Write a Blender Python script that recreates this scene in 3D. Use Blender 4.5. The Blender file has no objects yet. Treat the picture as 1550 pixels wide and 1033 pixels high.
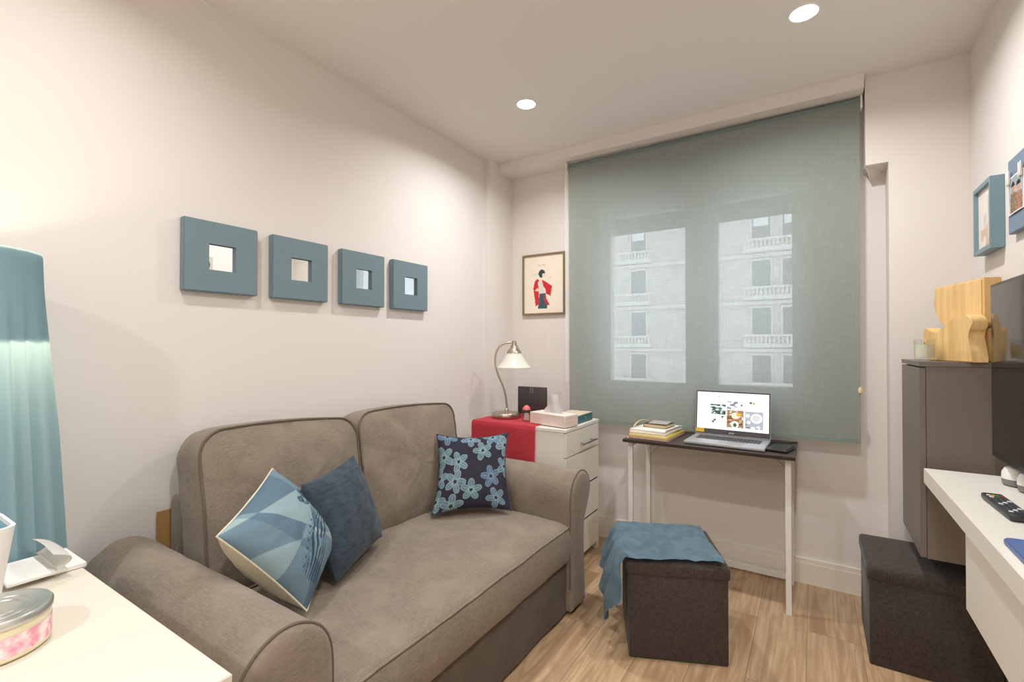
import bpy, bmesh, math, random
from mathutils import Vector, Matrix, noise
random.seed(7)
C = bpy.context.scene.collection
sc = bpy.context.scene
PI = math.pi

# ------------------------------------------------------------------ colour
def s1(c):
    c /= 255.0
    return c / 12.92 if c <= 0.04045 else ((c + 0.055) / 1.055) ** 2.4
def S(r, g, b):
    return (s1(r), s1(g), s1(b), 1.0)

# ------------------------------------------------------------------ materials
def mat(name, col, rough=0.6, metal=0.0, spec=0.5, **kw):
    m = bpy.data.materials.new(name); m.use_nodes = True
    b = m.node_tree.nodes['Principled BSDF']
    b.inputs['Base Color'].default_value = col
    b.inputs['Roughness'].default_value = rough
    b.inputs['Metallic'].default_value = metal
    b.inputs['Specular IOR Level'].default_value = spec
    for k, v in kw.items():
        b.inputs[k].default_value = v
    return m
def nodes(m):
    return m.node_tree.nodes, m.node_tree.links, m.node_tree.nodes['Principled BSDF']
def mixcol(N, L, fac, a, b):
    x = N.new('ShaderNodeMix'); x.data_type = 'RGBA'
    if hasattr(fac, 'links'): L.new(fac, x.inputs[0])
    else: x.inputs[0].default_value = fac
    for i, v in ((6, a), (7, b)):
        if hasattr(v, 'links'): L.new(v, x.inputs[i])
        else: x.inputs[i].default_value = v
    return x.outputs[2]
def noise_tex(N, L, scale=(1, 1, 1), sc_=1.0, detail=3, coord='Object'):
    t = N.new('ShaderNodeTexCoord'); mp = N.new('ShaderNodeMapping'); n = N.new('ShaderNodeTexNoise')
    mp.inputs['Scale'].default_value = scale
    n.inputs['Scale'].default_value = sc_; n.inputs['Detail'].default_value = detail
    L.new(t.outputs[coord], mp.inputs['Vector']); L.new(mp.outputs[0], n.inputs['Vector'])
    return n.outputs[0]
def ramp(N, L, src, lo, hi):
    r = N.new('ShaderNodeMapRange'); L.new(src, r.inputs[0])
    r.inputs[1].default_value = lo; r.inputs[2].default_value = hi
    return r.outputs[0]
def bump(N, L, b, src, strength=0.2, dist=0.002):
    k = N.new('ShaderNodeBump'); k.inputs['Strength'].default_value = strength; k.inputs['Distance'].default_value = dist
    L.new(src, k.inputs['Height']); L.new(k.outputs[0], b.inputs['Normal'])
def fabric(name, a, b_, axes=((300, 30, 300), (30, 300, 300)), rough=0.95, bmp=0.35, lo=0.35, hi=0.65, patches=0.0):
    m = mat(name, a, rough, spec=0.15); N, L, b = nodes(m)
    n1 = noise_tex(N, L, axes[0], 1.0, 2); n2 = noise_tex(N, L, axes[1], 1.0, 2)
    ad = N.new('ShaderNodeMath'); ad.operation = 'ADD'; L.new(n1, ad.inputs[0]); L.new(n2, ad.inputs[1])
    hf = N.new('ShaderNodeMath'); hf.operation = 'MULTIPLY'; hf.inputs[1].default_value = 0.5; L.new(ad.outputs[0], hf.inputs[0])
    col = mixcol(N, L, ramp(N, L, hf.outputs[0], lo, hi), a, b_)
    if patches:
        n3 = noise_tex(N, L, (1, 1, 1), 9.0, 4)
        col = mixcol(N, L, ramp(N, L, n3, 0.45, 0.75), col, (b_[0] * (1 + patches), b_[1] * (1 + patches), b_[2] * (1 + patches), 1))
    L.new(col, b.inputs['Base Color']); bump(N, L, b, hf.outputs[0], bmp, 0.0015)
    b.inputs['Sheen Weight'].default_value = 0.15
    return m
def wallmat(name, col):
    m = mat(name, col, 0.75, spec=0.2); N, L, b = nodes(m)
    n = noise_tex(N, L, (1, 1, 1), 180.0, 2); bump(N, L, b, n, 0.05, 0.001)
    return m
def emis(name, col, strength):
    m = bpy.data.materials.new(name); m.use_nodes = True
    N, L = m.node_tree.nodes, m.node_tree.links; N.clear()
    o = N.new('ShaderNodeOutputMaterial'); e = N.new('ShaderNodeEmission')
    e.inputs[0].default_value = col; e.inputs[1].default_value = strength
    L.new(e.outputs[0], o.inputs[0]); return m
def attrmat(name, rough=0.8, emission=0.0, spec=0.2):
    m = mat(name, (1, 1, 1, 1), rough, spec=spec); N, L, b = nodes(m)
    a = N.new('ShaderNodeAttribute'); a.attribute_name = 'print'
    L.new(a.outputs['Color'], b.inputs['Base Color'])
    if emission:
        L.new(a.outputs['Color'], b.inputs['Emission Color']); b.inputs['Emission Strength'].default_value = emission
        b.inputs['Base Color'].default_value = (0, 0, 0, 1)
        for l in list(b.inputs['Base Color'].links): L.remove(l)
    return m
def glassmat(name, tint=(1, 1, 1, 1), gloss=0.08, rough=0.02):
    m = bpy.data.materials.new(name); m.use_nodes = True
    N, L = m.node_tree.nodes, m.node_tree.links; N.clear()
    o = N.new('ShaderNodeOutputMaterial'); t = N.new('ShaderNodeBsdfTransparent'); g = N.new('ShaderNodeBsdfGlossy'); x = N.new('ShaderNodeMixShader')
    lw_ = N.new('ShaderNodeLayerWeight'); lw_.inputs[0].default_value = .5
    pw = N.new('ShaderNodeMath'); pw.operation = 'POWER'; pw.inputs[1].default_value = 4.0; L.new(lw_.outputs['Facing'], pw.inputs[0])
    f = N.new('ShaderNodeMapRange'); L.new(pw.outputs[0], f.inputs[0]); f.inputs[3].default_value = .04; f.inputs[4].default_value = .5
    t.inputs[0].default_value = tint; g.inputs['Roughness'].default_value = rough
    L.new(f.outputs[0], x.inputs[0]); L.new(t.outputs[0], x.inputs[1]); L.new(g.outputs[0], x.inputs[2]); L.new(x.outputs[0], o.inputs[0])
    return m
def translucent(name, col, tcol, trans=0.4, clear=0.0, axes=None, a2=None):
    m = bpy.data.materials.new(name); m.use_nodes = True
    N, L = m.node_tree.nodes, m.node_tree.links; N.clear()
    o = N.new('ShaderNodeOutputMaterial'); d = N.new('ShaderNodeBsdfDiffuse'); t = N.new('ShaderNodeBsdfTranslucent'); x = N.new('ShaderNodeMixShader')
    d.inputs[0].default_value = col; t.inputs[0].default_value = tcol; x.inputs[0].default_value = trans
    L.new(d.outputs[0], x.inputs[1]); L.new(t.outputs[0], x.inputs[2])
    out = x.outputs[0]
    if axes:
        n1 = noise_tex(N, L, axes[0], 1.0, 2); n2 = noise_tex(N, L, axes[1], 1.0, 2)
        ad = N.new('ShaderNodeMath'); ad.operation = 'ADD'; L.new(n1, ad.inputs[0]); L.new(n2, ad.inputs[1])
        f = ramp(N, L, ad.outputs[0], 0.7, 1.3)
        L.new(mixcol(N, L, f, col, a2), d.inputs[0])
    if clear:
        tr = N.new('ShaderNodeBsdfTransparent'); y = N.new('ShaderNodeMixShader')
        if axes:
            r = N.new('ShaderNodeMapRange'); L.new(f, r.inputs[0]); r.inputs[3].default_value = clear * 0.75; r.inputs[4].default_value = clear * 1.25
            L.new(r.outputs[0], y.inputs[0])
        else: y.inputs[0].default_value = clear
        L.new(out, y.inputs[1]); L.new(tr.outputs[0], y.inputs[2]); out = y.outputs[0]
    L.new(out, o.inputs[0]); return m

WALL = wallmat('wall_paint', S(227, 221, 216))
CEIL = wallmat('ceiling_paint', S(230, 226, 222))
WHITE = mat('white_lacquer', S(232, 228, 218), 0.35)
WHITE2 = mat('white_metal', S(232, 230, 224), 0.4)
TRIM = mat('white_trim', S(232, 225, 214), 0.45)
SOFA = fabric('sofa_linen', S(118, 107, 95), S(141, 129, 115), ((420, 40, 200), (40, 420, 200)), patches=0.05, bmp=.25)
SOFAP = fabric('sofa_piping', S(98, 88, 77), S(110, 99, 87))
TEAL = mat('teal_paint', S(112, 133, 141), 0.45)
MIRROR = mat('mirror_glass', (0.92, 0.93, 0.93, 1), 0.01, 1.0)
CHROME = mat('brushed_steel', S(170, 165, 158), 0.28, 1.0)
STEELW = mat('brushed_nickel', S(190, 178, 162), 0.3, 1.0)
BLACK = mat('black_plastic', S(34, 33, 33), 0.35)
DARKW = fabric('dark_wood', S(48, 38, 32), S(66, 54, 46), ((3, 80, 80), (6, 160, 160)), rough=0.45, bmp=0.05)
CABG = mat('grey_brown_lacquer', S(118, 109, 101), 0.45)
OTTO = fabric('charcoal_linen', S(55, 48, 45), S(82, 74, 69), ((420, 420, 60), (60, 60, 420)), bmp=0.4)
THROW = fabric('blue_fleece', S(116, 144, 161), S(138, 164, 178), ((14, 14, 14), (30, 30, 30)), bmp=0.3, rough=1.0)
RED = fabric('red_cloth', S(226, 78, 92), S(236, 94, 106), bmp=0.2)
PINE = mat('pine_wood', S(214, 170, 103), 0.5)
N, L, b = nodes(PINE)
w = noise_tex(N, L, (22, 22, 2.0), 1.6, 3); kn = noise_tex(N, L, (9, 9, 6), 1.0, 1)
c1 = mixcol(N, L, ramp(N, L, w, 0.35, 0.65), S(234, 200, 140), S(216, 174, 112))
L.new(mixcol(N, L, ramp(N, L, kn, 0.70, 0.80), c1, S(130, 86, 50)), b.inputs['Base Color'])
CARD = mat('cardboard', S(176, 136, 82), 0.8)
PAPER = mat('white_paper', S(236, 235, 231), 0.7)
GLASS = glassmat('window_glass')
CLEAR = glassmat('clear_glass', (0.96, 0.98, 0.97, 1))
WAX = mat('candle_wax', S(238, 232, 212), 0.5)
SLOT = mat('dark_gap', S(40, 36, 32), 0.8)

# oak floor
FLOOR = mat('oak_planks', S(176, 146, 112), 0.42, spec=0.35)
N, L, b = nodes(FLOOR)
t = N.new('ShaderNodeTexCoord'); mp = N.new('ShaderNodeMapping'); mp.inputs['Rotation'].default_value = (0, 0, PI / 2)
mp.inputs['Location'].default_value = (0.7, 0.03, 0)
L.new(t.outputs['Object'], mp.inputs['Vector'])
br = N.new('ShaderNodeTexBrick'); L.new(mp.outputs[0], br.inputs['Vector'])
br.offset = 0.37; br.inputs['Scale'].default_value = 1.0; br.inputs['Mortar Size'].default_value = 0.0012
br.inputs['Brick Width'].default_value = 1.25; br.inputs['Row Height'].default_value = 0.19; br.inputs['Mortar Smooth'].default_value = 0.3
br.inputs['Color1'].default_value = (0, 0, 0, 1); br.inputs['Color2'].default_value = (1, 1, 1, 1); br.inputs['Mortar'].default_value = (0.5, 0.5, 0.5, 1)
# per-plank offset of the grain
vm = N.new('ShaderNodeVectorMath'); vm.operation = 'MULTIPLY_ADD'
L.new(br.outputs['Color'], vm.inputs[0]); vm.inputs[1].default_value = (3.1, 5.3, 2.0); L.new(t.outputs['Object'], vm.inputs[2])
m1 = N.new('ShaderNodeMapping'); m1.inputs['Scale'].default_value = (60, 3.5, 1); L.new(vm.outputs[0], m1.inputs['Vector'])
g1 = N.new('ShaderNodeTexNoise'); g1.inputs['Scale'].default_value = 1.0; g1.inputs['Detail'].default_value = 5; L.new(m1.outputs[0], g1.inputs['Vector'])
m2 = N.new('ShaderNodeMapping'); m2.inputs['Scale'].default_value = (7, 0.9, 1); L.new(vm.outputs[0], m2.inputs['Vector'])
wv = N.new('ShaderNodeTexNoise'); wv.inputs['Scale'].default_value = 1.3; wv.inputs['Detail'].default_value = 1; L.new(m2.outputs[0], wv.inputs['Vector'])
mm = N.new('ShaderNodeMath'); mm.operation = 'MULTIPLY'; mm.inputs[1].default_value = 60.0; L.new(wv.outputs[0], mm.inputs[0])
sn = N.new('ShaderNodeMath'); sn.operation = 'SINE'; L.new(mm.outputs[0], sn.inputs[0])
cA = mixcol(N, L, ramp(N, L, g1.outputs[0], 0.3, 0.7), S(168, 138, 106), S(204, 175, 141))
cB = mixcol(N, L, ramp(N, L, sn.outputs[0], 0.2, 1.0), cA, S(160, 128, 96))
mxf = N.new('ShaderNodeMix'); mxf.data_type = 'RGBA'; mxf.inputs[0].default_value = 0.45; L.new(cA, mxf.inputs[6]); L.new(cB, mxf.inputs[7])
tone = mixcol(N, L, ramp(N, L, wv.outputs[0], 0.55, 0.72), mxf.outputs[2], S(158, 127, 95))
mx2 = N.new('ShaderNodeMix'); mx2.data_type = 'RGBA'; mx2.blend_type = 'MULTIPLY'; L.new(tone, mx2.inputs[6]); mx2.inputs[0].default_value = 1.0
pl = mixcol(N, L, br.outputs['Color'], (0.93, 0.93, 0.93, 1), (1.05, 1.04, 1.03, 1)); L.new(pl, mx2.inputs[7])
fin = mixcol(N, L, br.outputs['Fac'], mx2.outputs[2], S(128, 100, 74))
L.new(fin, b.inputs['Base Color']); bump(N, L, b, g1.outputs[0], 0.08, 0.001)

# ------------------------------------------------------------------ object helpers
W = {}
def thing(name, label, cat, loc=(0, 0, 0), rot=0.0, group=None):
    o = bpy.data.objects.new(name, None); C.objects.link(o)
    o.location = loc; o.rotation_euler = (0, 0, rot); o.empty_display_size = 0.05
    o['label'] = label; o['category'] = cat
    if group: o['group'] = group
    W[o.name] = Matrix.Translation(loc) @ Matrix.Rotation(rot, 4, 'Z')
    return o
def mesh_from(name, bm, m, smooth=True, angle=40):
    bmesh.ops.recalc_face_normals(bm, faces=bm.faces[:])
    me = bpy.data.meshes.new(name); bm.to_mesh(me); bm.free()
    for x in (m if isinstance(m, (list, tuple)) else [m]): me.materials.append(x)
    if smooth:
        me.shade_smooth()
        me.set_sharp_from_angle(angle=math.radians(angle))
    return me
def part(name, bm, m, parent, local=False, label=None, smooth=True, angle=40, kind=None):
    me = mesh_from(name, bm, m, smooth, angle)
    o = bpy.data.objects.new(name, me); C.objects.link(o); o.parent = parent
    if not local: me.transform(W[parent.name].inverted())
    W[o.name] = W[parent.name].copy()
    if label: o['label'] = label
    if kind: o['kind'] = kind
    return o
def solo(name, bm, m, label, cat, group=None, smooth=True, angle=40, kind=None):
    me = mesh_from(name, bm, m, smooth, angle)
    xs = [v.co for v in me.vertices]
    c = Vector(((min(v.x for v in xs) + max(v.x for v in xs)) / 2, (min(v.y for v in xs) + max(v.y for v in xs)) / 2, min(v.z for v in xs)))
    me.transform(Matrix.Translation(-c))
    o = bpy.data.objects.new(name, me); C.objects.link(o); o.location = c
    W[o.name] = Matrix.Translation(c)
    if label: o['label'] = label
    if cat: o['category'] = cat
    if group: o['group'] = group
    if kind: o['kind'] = kind
    return o
def struct(name, bm, m, parent=None, smooth=False):
    me = mesh_from(name, bm, m, smooth)
    o = bpy.data.objects.new(name, me); C.objects.link(o); o['kind'] = 'structure'
    if parent: o.parent = parent
    W[o.name] = Matrix.Identity(4)
    return o

# ------------------------------------------------------------------ mesh builders
def B(): return bmesh.new()
def box(bm, x0, x1, y0, y1, z0, z1, bev=0.0, seg=2, mi=0):
    r = bmesh.ops.create_cube(bm, size=1.0)
    vs = r['verts']
    for v in vs:
        v.co = Vector(((x0 + x1) / 2 + v.co.x * (x1 - x0), (y0 + y1) / 2 + v.co.y * (y1 - y0), (z0 + z1) / 2 + v.co.z * (z1 - z0)))
    fs = list({f for v in vs for f in v.link_faces})
    for f in fs: f.material_index = mi
    if bev > 0:
        es = list({e for v in vs for e in v.link_edges})
        bmesh.ops.bevel(bm, geom=es, offset=bev, segments=seg, profile=0.5, affect='EDGES', material=-1)
    return bm
def obox(bm, c, ax, ay, az, hx, hy, hz, mi=0):
    """box from centre, three axes and half sizes"""
    c = Vector(c); ax, ay, az = Vector(ax).normalized(), Vector(ay).normalized(), Vector(az).normalized()
    vs = [bm.verts.new(c + ax * hx * i + ay * hy * j + az * hz * k) for i in (-1, 1) for j in (-1, 1) for k in (-1, 1)]
    for q in ((0, 1, 3, 2), (4, 6, 7, 5), (0, 4, 5, 1), (2, 3, 7, 6), (0, 2, 6, 4), (1, 5, 7, 3)):
        bm.faces.new([vs[i] for i in q]).material_index = mi
    return bm
def bar(bm, p, q, w, h=None, up=(0, 0, 1)):
    p, q = Vector(p), Vector(q); d = (q - p).normalized(); u = Vector(up)
    s = d.cross(u)
    if s.length < 1e-4: s = d.cross(Vector((0, 1, 0)))
    s.normalize(); u = s.cross(d)
    return obox(bm, (p + q) / 2, d, s, u, (q - p).length / 2, w / 2, (h or w) / 2)
def tube(bm, pts, r, n=10, closed=False, mi=0):
    pts = [Vector(p) for p in pts]; rings = []
    prev = None
    for i, p in enumerate(pts):
        if closed: d = pts[(i + 1) % len(pts)] - pts[i - 1]
        else: d = pts[min(i + 1, len(pts) - 1)] - pts[max(i - 1, 0)]
        d.normalize()
        if prev is None:
            a = d.cross(Vector((0, 0, 1)))
            if a.length < 1e-3: a = d.cross(Vector((1, 0, 0)))
        else:
            a = prev - d * prev.dot(d)
        a.normalize(); prev = a; c = d.cross(a)
        rr = r[i] if isinstance(r, (list, tuple)) else r
        rings.append([bm.verts.new(p + (a * math.cos(2 * PI * k / n) + c * math.sin(2 * PI * k / n)) * rr) for k in range(n)])
    m = len(rings)
    for i in range(m if closed else m - 1):
        A, Bq = rings[i], rings[(i + 1) % m]
        for k in range(n):
            bm.faces.new((A[k], A[(k + 1) % n], Bq[(k + 1) % n], Bq[k])).material_index = mi
    if not closed:
        bm.faces.new(rings[0][::-1]).material_index = mi; bm.faces.new(rings[-1]).material_index = mi
    return bm
def lathe(bm, prof, n=40, c=(0, 0), mi=0, cap0=True, cap1=True):
    rings = []
    for r, z in prof:
        rings.append([bm.verts.new((c[0] + r * math.cos(2 * PI * k / n), c[1] + r * math.sin(2 * PI * k / n), z)) for k in range(n)])
    for A, Bq in zip(rings, rings[1:]):
        for k in range(n): bm.faces.new((A[k], A[(k + 1) % n], Bq[(k + 1) % n], Bq[k])).material_index = mi
    if cap0: bm.faces.new(rings[0][::-1]).material_index = mi
    if cap1: bm.faces.new(rings[-1]).material_index = mi
    return bm
def spline(P, k=6, closed=False):
    P = [Vector(p) for p in P]; out = []; n = len(P)
    for i in range(n if closed else n - 1):
        p1, p2 = P[i], P[(i + 1) % n]
        p0 = P[i - 1] if (closed or i > 0) else p1 * 2 - p2
        p3 = P[(i + 2) % n] if (closed or i + 2 < n) else p2 * 2 - p1
        for j in range(k):
            t = j / k
            out.append(0.5 * ((2 * p1) + (p2 - p0) * t + (2 * p0 - 5 * p1 + 4 * p2 - p3) * t * t + (3 * p1 - p0 - 3 * p2 + p3) * t ** 3))
    if not closed: out.append(P[-1])
    return out
def prism(bm, pts, d, mi=0):
    """closed polygon (3-D points) pushed along d"""
    d = Vector(d); A = [bm.verts.new(Vector(p)) for p in pts]; Bq = [bm.verts.new(Vector(p) + d) for p in pts]
    n = len(A)
    bm.faces.new(A[::-1]).material_index = mi; bm.faces.new(Bq).material_index = mi
    for i in range(n): bm.faces.new((A[i], A[(i + 1) % n], Bq[(i + 1) % n], Bq[i])).material_index = mi
    return bm
def grid(bm, f, nu, nv, mi=0):
    V = [[bm.verts.new(f(i / nu, j / nv)) for j in range(nv + 1)] for i in range(nu + 1)]
    for i in range(nu):
        for j in range(nv):
            bm.faces.new((V[i][j], V[i + 1][j], V[i + 1][j + 1], V[i][j + 1])).material_index = mi
    return V
def nz(p, s=1.0): return noise.noise(Vector(p) * s)

def printed(name, f, paint, nu, nv, m, parent, world=True):
    """flat or curved printed surface: f(u,v)->point, paint(u,v)->sRGB colour of the print itself"""
    verts = [f(i / nu, j / nv) for i in range(nu + 1) for j in range(nv + 1)]
    inv = W[parent.name].inverted() if world else Matrix.Identity(4)
    verts = [inv @ Vector(v) for v in verts]
    faces = [(i * (nv + 1) + j, (i + 1) * (nv + 1) + j, (i + 1) * (nv + 1) + j + 1, i * (nv + 1) + j + 1) for i in range(nu) for j in range(nv)]
    me = bpy.data.meshes.new(name); me.from_pydata([tuple(v) for v in verts], [], faces)
    a = me.color_attributes.new('print', 'FLOAT_COLOR', 'POINT')
    k = 0
    for i in range(nu + 1):
        for j in range(nv + 1):
            a.data[k].color = S(*paint(i / nu, j / nv)); k += 1
    me.materials.append(m); me.shade_smooth()
    o = bpy.data.objects.new(name, me); C.objects.link(o); o.parent = parent
    W[o.name] = W[parent.name].copy()
    return o
def text(name, body, size, m, parent, loc, rot, align='CENTER', shear=0.0):
    cu = bpy.data.curves.new(name, 'FONT'); cu.body = body; cu.size = size; cu.align_x = align; cu.align_y = 'CENTER'
    cu.extrude = 0.0003; cu.shear = shear; cu.materials.append(m)
    tmp = bpy.data.objects.new(name + '_curve', cu)
    me = bpy.data.meshes.new_from_object(tmp); bpy.data.objects.remove(tmp)
    o = bpy.data.objects.new(name, me); C.objects.link(o); o.parent = parent; o.location = loc; o.rotation_euler = rot
    return o

# ================================================================== THE ROOM
XL, XR, YN, YP, ZC = -1.885, 0.575, 2.90, 2.78, 2.50
YB = -1.75
bm = B(); box(bm, -2.05, 0.75, YB - .1, 3.25, -0.06, 0); struct('floor', bm, FLOOR)
bm = B(); box(bm, -2.05, 0.75, YB - .1, 3.25, ZC, ZC + .06); struct('ceiling', bm, CEIL)
bm = B(); box(bm, XL - .1, XL, YB, 3.2, 0, ZC); box(bm, XL, -1.845, 2.61, YN, 0, ZC); struct('wall_left', bm, WALL)
bm = B(); box(bm, XR, XR + .1, YB, 3.2, 0, ZC); struct('wall_right', bm, WALL)
bm = B(); box(bm, XL - .1, XR + .1, YB - .1, YB, 0, ZC); struct('wall_front', bm, WALL)
# window wall: niche back with the opening, right-hand pier, lintel over the pier
OX0, OX1, OZ0, OZ1 = -1.245, 0.035, 0.88, 2.19
bm = B()
box(bm, -1.845, OX0, YN, YN + .26, 0, ZC); box(bm, OX1, 0.60, YN, YN + .26, 0, ZC)
box(bm, OX0, OX1, YN, YN + .26, 0, OZ0); box(bm, OX0, OX1, YN, YN + .26, OZ1, ZC)
box(bm, 0.298, XR, YP, YN, 0, ZC); box(bm, 0.212, 0.298, YP, YN, 2.085, ZC)
prism(bm, [(0.212, YP + .02, 2.085), (0.228, YP + .05, 2.045), (0.24, YN, 2.03), (0.298, YN, 2.075), (0.298, YP + .02, 2.085)], (0, 0, 0.03))
struct('wall_back', bm, WALL)
bm = B(); box(bm, -1.845, 0.205, 2.72, YN, 2.432, ZC); struct('trim_1', bm, WALL)
def skirting(name, segs):
    bm = B()
    for x0, x1, y0, y1, sx, sy in segs:
        box(bm, x0, x1, y0, y1, 0, 0.128)
        # stepped moulding near the top
        box(bm, x0 - (.003 if sx < 0 else 0), x1 + (.003 if sx > 0 else 0), y0 - (.003 if sy < 0 else 0), y1 + (.003 if sy > 0 else 0), 0, 0.105)
    struct(name, bm, TRIM)
skirting('baseboard_back', [(-1.84, 0.298, YN - .013, YN, 0, -1)])
skirting('baseboard_pier', [(0.298, XR, YP - .013, YP, 0, -1), (0.285, 0.298, YP, YN - .013, -1, 0)])
skirting('baseboard_left', [(XL, XL + .013, YB, 2.60, 1, 0)])
skirting('baseboard_right', [(XR - .013, XR, YB, 2.76, -1, 0)])

# window ---------------------------------------------------------
PVC = mat('white_pvc', S(228, 228, 224), 0.4)
win = bpy.data.objects.new('window_1', None); C.objects.link(win); win['kind'] = 'structure'; W[win.name] = Matrix.Identity(4)
yw = 2.965
bm = B()
def rect_frame(bm, x0, x1, z0, z1, t, y0, y1):
    box(bm, x0, x0 + t, y0, y1, z0, z1); box(bm, x1 - t, x1, y0, y1, z0, z1)
    box(bm, x0 + t, x1 - t, y0, y1, z0, z0 + t); box(bm, x0 + t, x1 - t, y0, y1, z1 - t, z1)
rect_frame(bm, OX0, OX1, OZ0, OZ1, 0.05, yw, yw + .06)
struct('window_frame', bm, PVC, win)
for x0, x1 in ((OX0 + .04, -0.556), (-0.554, OX1 - .0)):
    x1 = min(x1, OX1 - .04)
    bm = B(); t = 0.09
    rect_frame(bm, x0, x1, OZ0 + .035, OZ1 - .035, t, yw - .02, yw + .045)
    s_ = struct('window_sash', bm, PVC, win)
    bm = B(); box(bm, x0 + t - .005, x1 - t + .005, yw + .01, yw + .014, OZ0 + .035 + t - .005, OZ1 - .035 - t + .005)
    g_ = struct('window_pane', bm, GLASS, s_)
    bm = B(); box(bm, x0 + t - .02, x1 - t + .02, yw + .07, yw + .08, 1.965, 2.15)
    struct('window_shutter', bm, mat('shutter_grey', S(160, 160, 158), 0.6), win)
bm = B(); box(bm, -0.575, -0.535, yw - .035, yw - .02, 1.42, 1.46); box(bm, -0.562, -0.548, yw - .06, yw - .035, 1.32, 1.45, .004, 1)
struct('window_handle', bm, PVC, win)

# building across the street ------------------------------------------------
STONE = mat('pale_stone', S(214, 208, 198), 0.9); N, L, b = nodes(STONE)
nn = noise_tex(N, L, (1, 1, 1), 1.2, 5); L.new(mixcol(N, L, ramp(N, L, nn, .3, .7), S(222, 216, 206), S(200, 193, 182)), b.inputs['Base Color'])
STONE2 = mat('carved_stone', S(226, 221, 212), 0.9); SHUT = mat('closed_shutter', S(126, 128, 128), 0.8)
PANE = mat('far_window_glass', S(70, 80, 90), 0.1)
bld = thing('apartment_building', 'pale stone apartment building across the street, seen through the blind', 'building', (-6, 37, -14))
bm = B(); box(bm, -40, 25, 37, 47, -14, 24); part('facade_wall', bm, STONE, bld, smooth=False)
for zt in (10.45, 7.15, 3.85, 0.55, -2.75):
    bm = B(); box(bm, -40, 25, 36.7, 37, zt - 3.05, zt - 2.8, .03, 1); part('cornice', bm, STONE2, bld, smooth=False)
    for xa, xb in ((-12.25, -11.1), (-3.6, -2.47), (-1.73, -0.6)):
        bm = B(); box(bm, xa - .12, xb + .12, 36.9, 37.0, zt - 1.95, zt + .15); w_ = part('window', bm, STONE2, bld, smooth=False)
        bm = B()
        for k in range(11):
            z0 = zt - 1.9 + k * (1.9 / 11); box(bm, xa, xb, 36.86, 36.9, z0 + .02, z0 + .15)
        box(bm, xa, xb, 36.89, 36.9, zt - 1.9, zt)
        part('shutter', bm, SHUT, w_, smooth=False)
        if zt > 8:
            bm = B(); box(bm, xa + .1, xb - .1, 36.84, 36.86, zt - .9, zt - .15); part('pane', bm, PAPER, w_, smooth=False)
    for xa, xb in ((-13.4, -10.6), (-4.1, -0.1)):
        bm = B(); box(bm, xa, xb, 36.2, 37, zt - 2.75, zt - 2.45, .03, 1); box(bm, xa, xb, 36.22, 36.42, zt - 1.98, zt - 1.84)
        nb = int((xb - xa) / .26)
        for k in range(nb + 1):
            x = xa + .1 + (xb - xa - .2) * k / nb
            lathe(bm, [(.05, zt - 2.45), (.085, zt - 2.3), (.05, zt - 2.1), (.06, zt - 1.98)], 6, (x, 36.32))
        part('balcony', bm, STONE2, bld, smooth=False)

# roller blind ------------------------------------------------------------
BLIND = translucent('blind_weave', S(148, 158, 148), S(152, 158, 162), 0.36, 0.135, ((420, 1, 9), (12, 1, 420)), S(176, 184, 174))
bl = thing('roller_blind', 'sage green woven roller blind pulled down over the window', 'blind', (-0.57, 2.79, 0.75))
bm = B()
def fb(u, v):
    z = 2.405 + (0.757 - 2.405) * v
    x = -1.346 + u * (0.192 + 1.346) + (0.006 if u < .5 else -0.006) * v
    return Vector((x, 2.798 - .006 * v + .003 * math.sin(u * 9 + 1) * v, z + (u - .5) * 0.018))
grid(bm, fb, 24, 24); part('fabric', bm, BLIND, bl)
bm = B(); bar(bm, (-1.35, 2.79, .757), (.176, 2.79, .775), .012, .02); part('bottom_rail', bm, mat('rail_fabric', S(128, 142, 134), 0.8), bl)
bm = B(); tube(bm, [(-1.345, 2.81, 2.405), (.188, 2.81, 2.412)], .016, 16); part('roller_tube', bm, mat('tube_fabric', S(110, 126, 122), 0.8), bl)
for x in (-1.357, .199):
    bm = B(); box(bm, x - .004, x + .004, 2.785, 2.83, 2.365, 2.430, .002, 1); part('bracket', bm, WHITE2, bl)
bm = B(); tube(bm, [(-1.356, 2.79, 2.38), (-1.353, 2.788, 1.0)], .0025, 6); tube(bm, [(-1.364, 2.785, 2.38), (-1.36, 2.785, 1.0)], .0025, 6); part('pull_cord', bm, WHITE2, bl)
bm = B(); lathe(bm, [(.003, 1.0), (.009, 1.006), (.009, 1.026), (.003, 1.034)], 12, (.187, 2.785)); part('cord_stop', bm, mat('cream_plastic', S(214, 200, 160), 0.5), bl)

# downlights ------------------------------------------------------------
LENS = emis('lit_lens', (1.0, 0.96, 0.9, 1), 14.0)
def downlight(x, y, label, power=9.2, group=None):
    t = thing('ceiling_downlight', label, 'ceiling light', (x, y, ZC), 0, group)
    bm = B(); lathe(bm, [(.048, ZC - .001), (.056, ZC - .001), (.055, ZC - .006), (.047, ZC - .005)], 32, (x, y), cap0=False, cap1=False)
    part('trim_ring', bm, WHITE2, t)
    bm = B(); lathe(bm, [(.0475, ZC - .0015), (.0475, ZC - .004)], 32, (x, y)); part('lens', bm, LENS, t, label='glowing white lens')
    li = bpy.data.lights.new('downlight_lamp', 'AREA'); li.shape = 'DISK'; li.size = .09; li.energy = power; li.color = (1.0, .995, .985); li.spread = math.radians(156)
    o = bpy.data.objects.new('downlight_lamp', li); C.objects.link(o); o.parent = t; o.location = (0, 0, -.007)
downlight(-1.262, 2.116, 'round ceiling downlight over the back of the sofa, left of the two in view')
downlight(-0.024, 2.102, 'round ceiling downlight in front of the blind, right of the two in view')
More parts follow.
